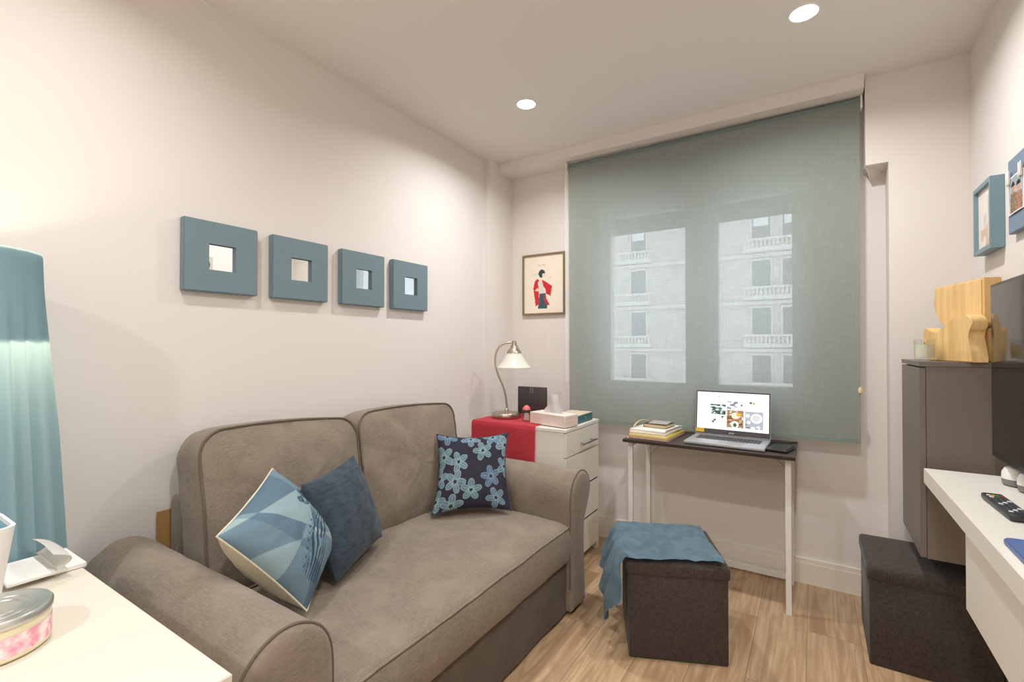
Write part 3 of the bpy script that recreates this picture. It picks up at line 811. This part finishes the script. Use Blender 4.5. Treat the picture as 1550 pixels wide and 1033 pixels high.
# tissue box
d1 = (Vector((-1.127, 2.300, 0)) - Vector((-1.380, 2.352, 0))); ang = math.atan2(d1.y, d1.x)
tb = thing('tissue_box', 'patterned white tissue box with a tissue pulled up', 'tissue box', (-1.380, 2.352, .785), ang)
TBX = mat('tissue_print', S(226, 216, 206), .7); N, L, b = nodes(TBX)
tt = N.new('ShaderNodeTexCoord'); bk = N.new('ShaderNodeTexBrick'); bk.inputs['Scale'].default_value = 60.0
bk.inputs['Color1'].default_value = S(236, 226, 218); bk.inputs['Color2'].default_value = S(226, 206, 198); bk.inputs['Mortar'].default_value = S(204, 174, 164)
bk.inputs['Mortar Size'].default_value = .03
mpp = N.new('ShaderNodeMapping'); mpp.inputs['Rotation'].default_value = (PI / 2, 0, 0); L.new(tt.outputs['Object'], mpp.inputs['Vector']); L.new(mpp.outputs[0], bk.inputs['Vector']); L.new(bk.outputs['Color'], b.inputs['Base Color'])
bm = B(); box(bm, 0, .256, 0, .118, 0, .066, .003, 1); part('carton', bm, TBX, tb, local=True)
bm = B(); box(bm, .07, .19, .045, .075, .066, .0668); part('slot', bm, mat('slot_film', S(206, 200, 196), .6), tb, local=True)
bm = B()
def ftis(u, v):
    w_ = .066 * (1 - .2 * v) + .008 * math.sin(v * 7)
    x = .125 + (2 * u - 1) * w_ + .02 * v
    y = .06 + .012 * math.sin(u * 9 + v * 3) * (.3 + v) + .01 * math.sin(u * 5)
    return Vector((x, y, .064 + (.128 - .07 * abs(u - .75) + .012 * math.sin(u * 8)) * v))
grid(bm, ftis, 24, 14); bmesh.ops.solidify(bm, geom=bm.faces[:], thickness=.0008); part('tissue', bm, PAPER, tb, local=True)
# teal box
jb = thing('trinket_box', 'small teal box with brass clasp and beige top beside the tissue box', 'box', (-1.215, 2.55, .785))
bm = B(); box(bm, -1.280, -1.136, 2.478, 2.690, .782, .826, .003, 1); part('case', bm, mat('teal_card', S(58, 110, 122), .6), jb)
bm = B(); box(bm, -1.278, -1.138, 2.480, 2.688, .826, .830, .001, 1); part('lid_top', bm, mat('beige_card', S(206, 196, 172), .7), jb, label='beige lid')
bm = B(); box(bm, -1.1365, -1.132, 2.57, 2.595, .798, .815, .002, 1); part('clasp', bm, mat('brass', S(190, 160, 80), .3, 1.0), jb, label='brass clasp')
# picture with a figure in red
fp = thing('framed_print', 'framed print of a figure in a red jacket, left of the blind', 'picture', (-1.582, YN, 1.447))
px0, px1, pz0, pz1 = -1.750, -1.418, 1.447, 1.872
bm = B(); t = .011
rect_frame(bm, px0, px1, pz0, pz1, t, YN - .022, YN - .001); part('frame', bm, mat('bronze_frame', S(140, 118, 92), .4, .4), fp, smooth=False)
def inpoly(x, y, P):
    r = False; j = len(P) - 1
    for i in range(len(P)):
        if (P[i][1] > y) != (P[j][1] > y) and x < (P[j][0] - P[i][0]) * (y - P[i][1]) / (P[j][1] - P[i][1]) + P[i][0]: r = not r
        j = i
    return r
def paint_fig(u, v):
    # u 0 left..1 right, v 0 bottom..1 top
    x, y = u, v
    c = (238, 228, 210)
    if inpoly(x, y, [(.36, .08), (.40, .34), (.56, .34), (.60, .08)]): c = (72, 94, 102)
    if inpoly(x, y, [(.24, .44), (.30, .12), (.40, .16), (.38, .36), (.36, .55), (.42, .56), (.34, .60), (.28, .56)]): c = (206, 54, 62)
    if inpoly(x, y, [(.46, .58), (.56, .54), (.72, .46), (.68, .29), (.57, .33), (.55, .42), (.50, .46)]): c = (206, 54, 62)
    if inpoly(x, y, [(.52, .32), (.60, .22), (.66, .14), (.60, .13), (.52, .22)]): c = (196, 60, 70)
    if inpoly(x, y, [(.38, .36), (.38, .56), (.46, .58), (.50, .46), (.54, .34)]): c = (220, 214, 208)
    if inpoly(x, y, [(.28, .40), (.34, .38), (.46, .42), (.46, .45), (.32, .43)]): c = (232, 206, 188)
    if math.hypot((x - .485), (y - .665) * 1.25) < .065: c = (236, 214, 198)
    if math.hypot((x - .46), (y - .685) * 1.2) < .085 and not (x > .47 and y < .69): c = (62, 74, 80)
    if .37 < x < .58 and .81 < y < .85 and math.sin(x * 120) + math.sin(x * 57 + y * 80) > .5: c = (196, 190, 178)
    if (.22 < x < .36 and .655 < y < .685) or (.62 < x < .73 and .60 < y < .625):
        if math.sin(x * 140 + y * 60) > .2: c = (204, 196, 184)
    return c
pf = lambda u, v: Vector((px0 + t + u * (px1 - px0 - 2 * t), YN - .012, pz0 + t + v * (pz1 - pz0 - 2 * t)))
printed('print_sheet', pf, paint_fig, 90, 110, PRINT, fp)

# ================================================================== DESK
dk = thing('folding_desk', 'narrow desk with dark wooden top and white metal legs under the blind', 'desk', (-.47, 2.66, 0))
bm = B(); box(bm, -.868, -.070, 2.462, 2.872, .714, .730, .0015, 1); part('desk_top', bm, DARKW, dk, label='dark wood top')
lw = .024
for x0 in (-.850, -.113):
    for y in (2.502, 2.826):
        bm = B(); box(bm, x0, x0 + lw, y, y + .02, 0 if y < 2.6 else .0, .714, .001, 1); part('leg', bm, WHITE2, dk)
    bm = B(); box(bm, x0 + .002, x0 + lw - .002, 2.522, 2.826, .690, .712); part('side_rail', bm, WHITE2, dk)
bm = B(); box(bm, -.826, -.113, 2.828, 2.844, .022, .052); part('stretcher', bm, WHITE2, dk)
for xa, xb in ((-.828, -.70), (-.111, -.235)):
    bm = B(); bar(bm, (xa, 2.836, .58), (xb, 2.836, .712), .008, .004); part('brace', bm, mat('grey_brace', S(176, 168, 160), .5), dk)
# laptop
lt = thing('laptop', 'silver laptop open on the dark desk showing a photo page', 'laptop', (-.378, 2.500, .7305), math.radians(-2.2))
SIL = mat('silver_plastic', S(176, 178, 182), .35, .3); KEY = mat('dark_keys', S(62, 62, 66), .5)
bm = B(); box(bm, -.184, .184, 0, .243, .003, .018, .004, 2); part('base', bm, SIL, lt, local=True)
bm = B()
for i in range(6):
    for j in range(18):
        xx = -.150 + j * .0168; yy = .106 + i * .0165
        box(bm, xx, xx + .0145, yy, yy + .014, .018, .0196)
part('keyboard', bm, KEY, lt, local=True, smooth=False)
bm = B(); box(bm, -.03, .085, .016, .085, .018, .0183); part('touchpad', bm, mat('grey_pad', S(150, 152, 156), .3), lt, local=True)
bm = B(); box(bm, .01, .10, .087, .093, .0181, .0184); part('bezel_sticker', bm, KEY, lt, local=True)
ca, sa = math.cos(math.radians(97)), math.sin(math.radians(97))
def LD(x, h, o=0): # point on the lid: x, height along lid, offset towards viewer
    return Vector((x, .236 - ca * h - sa * o * 1.0, .018 + sa * h - ca * o))
def lidquad(bm, xa, xb, ha, hb, o0, o1):
    P = [LD(x, h, o_) for o_ in (o0, o1) for x, h in ((xa, ha), (xb, ha), (xb, hb), (xa, hb))]
    v = [bm.verts.new(p) for p in P]
    for q in ((0, 3, 2, 1), (4, 5, 6, 7), (0, 1, 5, 4), (1, 2, 6, 5), (2, 3, 7, 6), (3, 0, 4, 7)): bm.faces.new([v[i] for i in q])
bm = B(); lidquad(bm, -.183, .183, .002, .240, -.006, 0); lid_ = part('lid', bm, SIL, lt, local=True, smooth=False)
bm = B(); lidquad(bm, -.181, .181, .006, .238, 0, .0012); part('bezel', bm, mat('bezel_grey', S(74, 72, 72), .5), lid_, local=True, smooth=False)
def paint_screen(u, v):
    c = (252, 253, 255)
    def inr(a, b_, c_, d): return a < u < b_ and c_ < v < d
    n = nz((u * 14, v * 14, 2)); n2 = nz((u * 30, v * 30, 7))
    if inr(.03, .12, .05, .97) and math.sin(v * 75) > .9: c = (238, 239, 242)
    if inr(.30, .33, .875, .90): c = (150, 150, 156)
    if inr(.24, .34, .73, .76) and n2 > -.1: c = (232, 233, 236)
    if inr(.19, .415, .40, .68):
        c = (226, 236, 238) if n > .12 else ((112, 138, 128) if n > -.12 else (58, 82, 66))
        if n2 > .35: c = (240, 245, 245)
    if inr(.19, .415, .06, .375):
        c = (243, 242, 242)
        for cx, cy in ((.26, .25), (.235, .20), (.37, .34)):
            if math.hypot(u - cx, (v - cy) * .6) < .018: c = (112, 110, 108)
    if inr(.43, .665, .57, .78): c = (244, 244, 246) if n > -.08 else (140, 142, 150)
    if inr(.43, .665, .08, .545):
        c = (170, 128, 92) if n > -.2 else (118, 84, 56)
        if n2 > .25: c = (226, 214, 196)
        if math.hypot(u - .555, (v - .40) * .7) < .06: c = (238, 226, 200)
        if math.hypot(u - .595, (v - .43) * .7) < .03: c = (232, 172, 44)
        if math.hypot(u - .545, (v - .16) * .6) < .055: c = (244, 244, 240)
        if math.hypot((u - .545) * 1.3, (v - .15) * .6) < .032: c = (74, 108, 62)
    if inr(.685, .925, .56, .79):
        c = (248, 247, 248)
        if math.hypot(u - .76, (v - .76) * .6) < .018: c = (90, 110, 60)
        if math.hypot(u - .80, (v - .75) * .6) < .014: c = (150, 170, 80)
    if inr(.685, .925, .08, .535):
        c = (176, 178, 188)
        d = math.hypot(u - .835, (v - .36) * .62)
        if d < .078: c = (246, 246, 248)
        if d < .052: c = (214, 212, 212)
        for cx, cy, r in ((.72, .42, .03), (.735, .25, .026), (.86, .13, .026), (.79, .10, .03)):
            if math.hypot(u - cx, (v - cy) * .62) < r: c = (240, 240, 244)
        if n2 > .42 and v < .2: c = (70, 70, 76)
    return c
SCREEN = attrmat('lit_screen', .3, 1.0)
printed('screen', lambda u, v: LD(-.175 + u * .350, .033 + v * .197, .0018), paint_screen, 180, 110, SCREEN, lid_, world=False)
tx = text('logo', 'acer', .016, mat('logo_white', S(226, 226, 226), .4), lid_, tuple(LD(0, .018, .0016)), (math.radians(90 - 7), 0, 0), shear=.2)
bm = B(); lidquad(bm, -.181, -.137, .012, .032, .0013, .002); part('yellow_sticker', bm, mat('sticker_yellow', S(226, 182, 48), .5), lid_, local=True, smooth=False)
# cable and dark case
bm = B(); tube(bm, spline([(-.20, 2.735, .736), (-.15, 2.775, .734), (-.10, 2.80, .733), (-.075, 2.835, .733)], 8), .0022, 6)
solo('power_cable', bm, BLACK, 'thin black cable behind the laptop on the desk', 'cable')
pc = thing('external_drive', 'small black square case lying right of the laptop on the desk', 'hard drive', (-.135, 2.60, .7305), math.radians(-12))
bm = B(); box(bm, -.046, .046, -.075, .075, .001, .016, .006, 3); part('casing', bm, BLACK, pc, local=True)
bm = B(); box(bm, -.040, .040, -.068, .068, .016, .0168, .0004, 1); part('top_plate', bm, mat('green_black', S(44, 50, 48), .25), pc, local=True)
# books
def book(name, label, cat, x0, x1, y0, y1, z0, z1, rot, cm, pages=None, cover=.0016, group='books and papers stacked on the desk'):
    cx, cy = (x0 + x1) / 2, (y0 + y1) / 2
    t = thing(name, label, cat, (cx, cy, z0), math.radians(rot), group)
    hx, hy, h = (x1 - x0) / 2, (y1 - y0) / 2, z1 - z0
    bm = B(); box(bm, -hx, hx, -hy, hy, .0002, cover); box(bm, -hx, hx, -hy, hy, h - cover, h - .0002); box(bm, -hx, -hx + cover, -hy, hy, cover, h - cover)
    part('cover', bm, cm, t, local=True, smooth=False)
    bm = B(); box(bm, -hx + cover, hx - .003, -hy + .003, hy - .003, cover, h - cover); part('pages', bm, pages or PAPER, t, local=True, smooth=False)
    return t
mc = lambda n, *c: mat(n, S(*c), .55)
book('magazine', 'white magazine at the very bottom of the desk stack', 'magazine', -.848, -.628, 2.495, 2.80, .7302, .7355, -3, mc('mag_white', 232, 226, 216))
book('magazine', 'pinkish brown magazine low in the desk stack', 'magazine', -.835, -.625, 2.485, 2.785, .7357, .7455, -4, mc('mag_rose', 196, 152, 132), mc('rose_pages', 222, 190, 172))
book('magazine', 'yellow green covered magazine in the middle of the desk stack', 'magazine', -.832, -.628, 2.492, 2.79, .7457, .7515, -5, mc('mag_yellow', 204, 196, 72))
book('notebook', 'cream thick notebook under the white spiral pad in the desk stack', 'notebook', -.838, -.645, 2.50, 2.765, .7517, .7655, -2, mc('book_cream', 232, 214, 176), mc('cream_pages', 234, 222, 196))
np_ = book('notebook', 'white spiral pad near the top of the desk stack', 'notebook', -.832, -.640, 2.508, 2.775, .7657, .7795, -7, mc('pad_white', 236, 232, 224))
bm = B()
for k in range(14): lathe(bm, [(.001, 0), (.004, .001), (.004, .003), (.001, .004)], 8, (.094, -.10 + k * .015))
bmesh.ops.translate(bm, verts=bm.verts[:], vec=(0, 0, .0138)); part('spiral', bm, CHROME, np_, local=True)
nb_ = book('notebook', 'small dark notebook on top of the desk stack', 'notebook', -.790, -.665, 2.60, 2.735, .7797, .7995, -8, mc('note_dark', 56, 48, 44), mc('note_pages', 206, 186, 140))
bm = B(); box(bm, -.775, -.672, 2.615, 2.725, .7998, .8035, .001, 1); solo('card_wallet', bm, mc('wallet_grey', 176, 166, 160), 'flat grey wallet lying on the small dark notebook', 'wallet')
bm = B()
rp = spline([(-.838, 2.56, .7855), (-.828, 2.59, .805), (-.808, 2.615, .8175), (-.780, 2.635, .8155), (-.765, 2.645, .8065)], 8)
for a, c in zip(rp, rp[1:]): bar(bm, a, c, .010, .0012)
solo('ribbon_strap', bm, mc('ribbon_beige', 206, 180, 128), 'beige ribbon strap curling over the desk stack', 'ribbon')

# ================================================================== OTTOMANS
def ottoman(loc, rot, label):
    t = thing('storage_ottoman', label, 'ottoman', loc, rot, 'charcoal storage ottomans')
    h = .186
    bm = B(); box(bm, -h, h, -h, h, .002, .335, .006, 2)
    part('body', bm, OTTO, t, local=True)
    bm = B()
    box(bm, -.194, .194, -.194, .194, .326, .384, .014, 3)
    bmesh.ops.subdivide_edges(bm, edges=[e_ for e_ in bm.edges if e_.calc_length() > .1], cuts=8, use_grid_fill=True)
    for v in bm.verts:
        if v.co.z > .36:
            v.co.z += .010 * max(0, 1 - (v.co.x / .194) ** 2) * max(0, 1 - (v.co.y / .194) ** 2) - .004
    part('lid', bm, OTTO, t, local=True, angle=60)
    return t
oc = Vector((-.62, 1.828, 0)); oa = math.radians(23.4)
ux, uy = Vector((math.cos(oa), math.sin(oa), 0)), Vector((-math.sin(oa), math.cos(oa), 0))
o1c = oc + ux * .187 + uy * .187
ot1 = ottoman(tuple(o1c), oa, 'charcoal storage ottoman with a blue throw on its lid, in front of the desk')
ottoman((.362, 2.478, 0), 0, 'charcoal storage ottoman under the grey wall cabinet on the right')
# throw blanket
tw = thing('throw_blanket', 'blue fleece throw draped over the ottoman in front of the desk', 'blanket', (o1c.x, o1c.y, .384), oa)
bm = B()
def flen(b_):
    P = [(0, .12), (.05, .19), (.12, .265), (.2, .26), (.27, .19), (.36, .155), (.5, .13), (.75, .11), (1, .09)]
    for (a, x), (c, y) in zip(P, P[1:]):
        if a <= b_ <= c: return x + (y - x) * (b_ - a) / (c - a)
    return P[-1][1]
def fth(u, v):
    b_ = v
    y = -.196 + .405 * b_
    topw = .36; Lf = flen(b_); s_ = u * (topw + .03 + Lf)
    xr = .168 - .012 * b_ + .004 * math.sin(b_ * 9)
    wr = .012 * abs(nz((s_ * 7, y * 8, 4))) + .006 * abs(nz((s_ * 19, y * 16, 8)))
    edge = min(1, (b_) / .05)
    lump = .016 * math.exp(-((b_ - .09) / .06) ** 2) * (.6 + .4 * math.sin(s_ * 34) + .6 * nz((s_ * 14, 3, 1))) * min(1, .3 + s_ / .3)
    z0 = .401 + wr + lump - .007 * (1 - edge)
    if s_ < topw:
        x = xr - s_; z = z0
        y += .010 * math.sin(s_ * 14) * (1 - b_)
    else:
        t_ = s_ - topw; x_e = xr - topw
        q = min(1, t_ / .045)
        x = x_e - .034 * math.sin(q * PI / 2) - .018 * math.sin(b_ * 27 - 1.2) * min(1, t_ / .1) - (.01 + .045 * min(1, b_ / .15)) * min(1, t_ / .2) - .008 * nz((t_ * 9, b_ * 6, 1))
        z = z0 - .045 * (1 - math.cos(q * PI / 2)) - max(0, t_ - .045)
        y += -.030 * min(1, t_ / .08) * (1 - b_) ** 4 + .012 * math.sin(t_ * 25 + b_ * 8) * .5
    if b_ > .93: z -= .05 * ((b_ - .93) / .07)
    return Vector((x, y, z - .384))
grid(bm, fth, 96, 60); bmesh.ops.solidify(bm, geom=bm.faces[:], thickness=-.007)
part('fleece', bm, THROW, tw, local=True, angle=180)

# ================================================================== RIGHT WALL
cn = thing('tv_console', 'white wall mounted console shelf with drawer below the television', 'console', (.45, .9, .5))
bm = B(); box(bm, .324, XR - .002, -.45, 2.183, .749, .80, .0015, 1); part('shelf', bm, WHITE, cn)
bm = B(); box(bm, .337, XR - .002, -.45, 1.708, .533, .748, .001, 1); part('drawer', bm, WHITE, cn)
wc = thing('wall_cabinet', 'tall grey brown cabinet mounted on the right wall above an ottoman', 'cabinet', (.45, 2.46, .457))
bm = B(); box(bm, .345, XR - .002, 2.264, 2.666, .457, 1.154); part('body', bm, CABG, wc, smooth=False)
bm = B(); box(bm, .325, XR - .002, 2.262, 2.668, 1.155, 1.172); part('top', bm, CABG, wc, smooth=False)
bm = B(); box(bm, .326, .344, 2.264, 2.666, .459, 1.149, .001, 1); part('door', bm, CABG, wc, smooth=False)
# television
tv = thing('television', 'flat screen television with black bezel on the white console', 'television', (.52, 1.70, .80))
ty0, ty1, tz0, tz1 = 1.24, 2.150, .872, 1.430
bm = B(); box(bm, .490, .520, ty0, ty1, tz0, tz1, .003, 2); box(bm, .520, .548, ty0 + .2, ty1 - .2, tz0 + .03, tz1 - .15, .01, 2); part('casing', bm, BLACK, tv)
bm = B(); box(bm, .4885, .490, ty0 + .010, ty1 - .010, tz0 + .020, tz1 - .010); part('screen', bm, mat('glossy_screen', S(24, 20, 18), .06, spec=.6), tv, smooth=False)
for y in (1.42, 1.70):
    bm = B(); bar(bm, (.506, y, tz0 + .01), (.506, y, .803), .03, .012); box(bm, .43, .566, y - .012, y + .012, .8005, .808, .003, 1); part('foot', bm, BLACK, tv)
# white and grey gadget under the tv
for i, (x, y, lab) in enumerate(((.520, 2.052, 'white and grey rounded device under the television, farther one'), (.535, 1.975, 'white and grey rounded device under the television, nearer one'))):
    g = thing('smart_speaker', lab, 'speaker', (x, y, .80), group='white devices under the television')
    bm = B(); lathe(bm, [(.024, .801), (.030, .806), (.032, .822)], 28, (x, y), cap1=False); part('fabric_base', bm, mat('grey_mesh', S(128, 126, 124), .9), g, label='grey lower half')
    bm = B(); lathe(bm, [(.032, .822), (.031, .842), (.024, .855), (.010, .860), (.0, .861)], 28, (x, y), cap0=False, cap1=False); part('cap', bm, WHITE2, g)
# remote
rm = thing('remote_control', 'black remote control with coloured buttons on the white console', 'remote', (.421, 1.735, .8005), math.radians(2))
bm = B(); box(bm, -.023, .023, -.105, .105, .001, .018, .006, 3); part('casing', bm, mat('remote_black', S(44, 46, 50), .4), rm, local=True)
bm = B(); cols = [(230, 230, 232), (236, 180, 40), (60, 150, 70), (208, 40, 40)]
bmats = [mat('button_' + n, S(*c), .5) for n, c in zip(('white', 'yellow', 'green', 'red'), cols)] + [mat('button_dark', S(86, 88, 92), .5)]
for k in range(4): box(bm, -.0185 + k * .0095, -.011 + k * .0095, .068, .075, .018, .0195, 0, 1, k)
for r_ in range(9):
    for k in range(3): box(bm, -.017 + k * .0125, -.009 + k * .0125, .05 - r_ * .0165, .058 - r_ * .0165, .018, .0195, 0, 1, 4 if (r_ + k) % 4 else 0)
part('buttons', bm, bmats, rm, local=True, smooth=False, label='coloured buttons')
# blue folder
bm = B()
P = [(.345, 1.05), (.345, 1.44)] + [(.345 + .018 * (1 - math.cos(a)), 1.44 + .018 * math.sin(a)) for a in (PI / 6, PI / 3, PI / 2)] + [(.424, 1.462), (.424, 1.05)]
prism(bm, [(x, y, .8005) for x, y in P], (0, 0, .011)); bmesh.ops.bevel(bm, geom=bm.edges[:], offset=.0025, segments=2, affect='EDGES')
solo('tablet_case', bm, mat('blue_case', S(86, 108, 158), .5), 'flat blue tablet case at the right edge of the console', 'tablet')
# candle glass
cg = thing('glass_candle', 'white candle in a clear glass on the grey cabinet', 'candle', (.357, 2.365, 1.172))
cc = (.357, 2.365)
bm = B(); lathe(bm, [(.0, 1.1725), (.026, 1.1725), (.030, 1.176), (.032, 1.255), (.0305, 1.255), (.029, 1.186), (.0, 1.184)], 32, cc, cap0=False, cap1=False); part('glass', bm, CLEAR, cg)
bm = B(); lathe(bm, [(.028, 1.1865), (.0295, 1.235), (.0, 1.234)], 32, cc, cap1=False); wx = part('wax', bm, WAX, cg)
bm = B(); tube(bm, [(cc[0], cc[1], 1.234), (cc[0], cc[1] + .001, 1.243)], .001, 6); part('wick', bm, BLACK, wx)
# pine sculpture
so = Vector((.50, 2.28, 0)); sa_ = Vector((-.3665, .9304, 0)); sb = Vector((.9304, .3665, 0))
ws = thing('wooden_sculpture', 'carved pine block sculpture on top of the grey cabinet', 'sculpture', tuple(so + Vector((0, .05, 1.172))))
def sprof(P, off, th, k=5, m=PINE, bev=.006, name='block'):
    pts = [so + sa_ * s_ + sb * off + Vector((0, 0, z)) for s_, z in P]
    bm = B(); prism(bm, pts, sb * th)
    es = [e_ for e_ in bm.edges if abs((e_.verts[1].co - e_.verts[0].co).normalized().dot(sb)) < .5]
    bmesh.ops.bevel(bm, geom=es, offset=bev, segments=3, affect='EDGES')
    return part(name, bm, m, ws, angle=35)
def sm(P, k=5): return [(p.x, p.z) for p in spline([(a, 0, c) for a, c in P], k)]
up = [(0, 1.470), (.250, 1.461)] + sm([(.251, 1.413), (.242, 1.372), (.215, 1.33), (.180, 1.305), (.13, 1.29), (.07, 1.29), (.02, 1.302), (0, 1.312)])
sprof(up, 0, .062, name='upper_block')
sprof([(.046, 1.1725), (-.034, 1.1725), (-.034, 1.288), (.046, 1.288)], .012, .05, bev=.004, name='pillar')
fg = sm([(.189, 1.1725), (.222, 1.205), (.226, 1.25), (.224, 1.287), (.214, 1.300), (.187, 1.288), (.161, 1.279), (.125, 1.289), (.090, 1.312), (.056, 1.333), (.02, 1.340), (-.011, 1.336), (-.026, 1.319), (-.023, 1.290), (-.010, 1.272), (-.016, 1.239), (-.030, 1.1725)], 4)
sprof(fg, -.052, .05, bev=.003, name='reclining_form')
# box frame on the right wall
bx = thing('box_frame', 'deep blue grey box frame with a pale print on the right wall', 'picture', (XR, 2.445, 1.582))
fx0 = .536; yA, yB_, zA, zB = 2.345, 2.556, 1.582, 1.840
BF = mat('blue_grey_paint', S(120, 146, 157), .45)
bm = B()
for (a, b2, c, d) in ((yA, yA + .016, zA, zB), (yB_ - .016, yB_, zA, zB), (yA + .016, yB_ - .016, zA, zA + .016), (yA + .016, yB_ - .016, zB - .016, zB)): box(bm, fx0, XR - .001, a, b2, c, d)
part('frame', bm, BF, bx, smooth=False)
def paint_pale(u, v):
    c = (232, 226, 216)
    if v < .45 and u > .15 and nz((u * 6, v * 6, 1)) > 0: c = (214, 190, 172)
    if .35 < u < .75 and .35 < v < .85 and nz((u * 8, v * 5, 4)) > .05: c = (206, 206, 206)
    return c
printed('print_sheet', lambda u, v: Vector((fx0 + .012, yB_ - .016 - u * (yB_ - yA - .032), zA + .016 + v * (zB - zA - .032))), paint_pale, 40, 50, PRINT, bx)
# photo board with clips
def photo_board(label, y0, y1, z0, z1, x0, photos, bmx):
    t = thing('picture_board', label, 'photo board', (XR, (y0 + y1) / 2, z0))
    bm = B(); box(bm, x0, XR - .001, y0, y1, z0, z1, .002, 1); part('board', bm, bmx, t)
    for (ya, yb, za, zb, seed) in photos:
        def paint(u, v, seed=seed):
            if u < .05 or u > .95 or v < .04 or v > .96: return (238, 236, 232)
            c = lerp3((196, 206, 214), (150, 160, 168), v)
            for cx, top_, skin, cloth in ((.36, .76, (196, 146, 116), (150, 128, 104)), (.70, .72, (206, 156, 130), (180, 136, 116))):
                if abs(u - cx) < .21 * (1 - max(0, v - .3) * .9) and v < top_ - .2: c = cloth if nz((u * 20, v * 20, seed)) > -.1 else lerp3(cloth, (70, 60, 52), .5)
                d = math.hypot((u - cx) / .11, (v - top_ + .08) / .13)
                if d < 1: c = skin
                if d < 1.25 and v > top_ - .04: c = (54, 44, 40)
            return c
        ph = printed('photograph', lambda u, v: Vector((x0 - .0025 - .002 * math.sin(u * 3), yb - u * (yb - ya), za + v * (zb - za))), paint, 40, 48, PRINT, t)
        for yc in (yb - .016, ya + .016):
            bm = B(); box(bm, x0 - .010, x0 - .0045, yc - .012, yc - .004, zb - .022, zb + .024, .001, 1); box(bm, x0 - .010, x0 - .0045, yc + .004, yc + .012, zb - .022, zb + .024, .001, 1)
            box(bm, x0 - .008, x0 - .005, yc - .006, yc + .006, zb - .016, zb + .012); part('peg', bm, WHITE2, t)
BLU = mat('blue_board', S(116, 138, 160), .5)
pp = thing('portrait_picture', 'small portrait photograph of a dark haired person, seen only reflected in the leftmost mirror', 'picture', (XR, 1.947, 1.79))
bm = B(); box(bm, XR - .018, XR - .001, 1.885, 2.010, 1.79, 1.99, .002, 1); part('frame', bm, WHITE2, pp)
def paint_face(u, v):
    c = (120, 60, 52) if v < .3 else (196, 188, 178)
    if abs(u - .5) < .42 * (1 - max(0, v - .05)) and v < .28: c = (90, 40, 44)
    d = math.hypot((u - .5) / .25, (v - .55) / .25)
    if math.hypot((u - .5) / .31, (v - .62) / .30) < 1: c = (60, 38, 32)
    if d < 1 and v < .72: c = (206, 150, 122)
    if abs(v - .58) < .02 and (abs(u - .41) < .04 or abs(u - .59) < .04): c = (50, 36, 32)
    if abs(v - .42) < .018 and abs(u - .5) < .08: c = (160, 84, 78)
    return c
printed('photograph', lambda u, v: Vector((XR - .0185, 2.007 - u * .119, 1.795 + v * .190)), paint_face, 40, 50, PRINT, pp)
photo_board('blue board with pegged photographs at the right edge of the wall', 2.025, 2.238, 1.603, 1.85, XR - .019, [(2.085, 2.228, 1.662, 1.785, 1)], BLU)

# ================================================================== WORLD, CAMERA, RENDER LOOK
w = bpy.data.worlds.new('overcast_sky'); sc.world = w; w.use_nodes = True
bg = w.node_tree.nodes['Background']; bg.inputs[0].default_value = (.76, .86, 1.0, 1); bg.inputs[1].default_value = 3.4

cam = bpy.data.cameras.new('camera'); co = bpy.data.objects.new('camera', cam); C.objects.link(co)
cam.sensor_width = 36; cam.lens = 715 / 1550 * 36; cam.clip_start = .02
yaw, pit = math.radians(32.55), math.radians(.58)
co.location = (0, 0, 1.23); co.rotation_euler = (PI / 2 + pit, 0, yaw)
sc.camera = co
vs = sc.view_settings; vs.view_transform = 'Standard'; vs.look = 'None'; vs.gamma = 1; vs.use_curve_mapping = False
vs.exposure = 0.31
cy = sc.cycles
cy.max_bounces = 10; cy.diffuse_bounces = 6; cy.glossy_bounces = 4; cy.transparent_max_bounces = 12; cy.transmission_bounces = 6
cy.sample_clamp_indirect = 6.0; cy.use_denoising = True; cy.caustics_reflective = False; cy.caustics_refractive = False
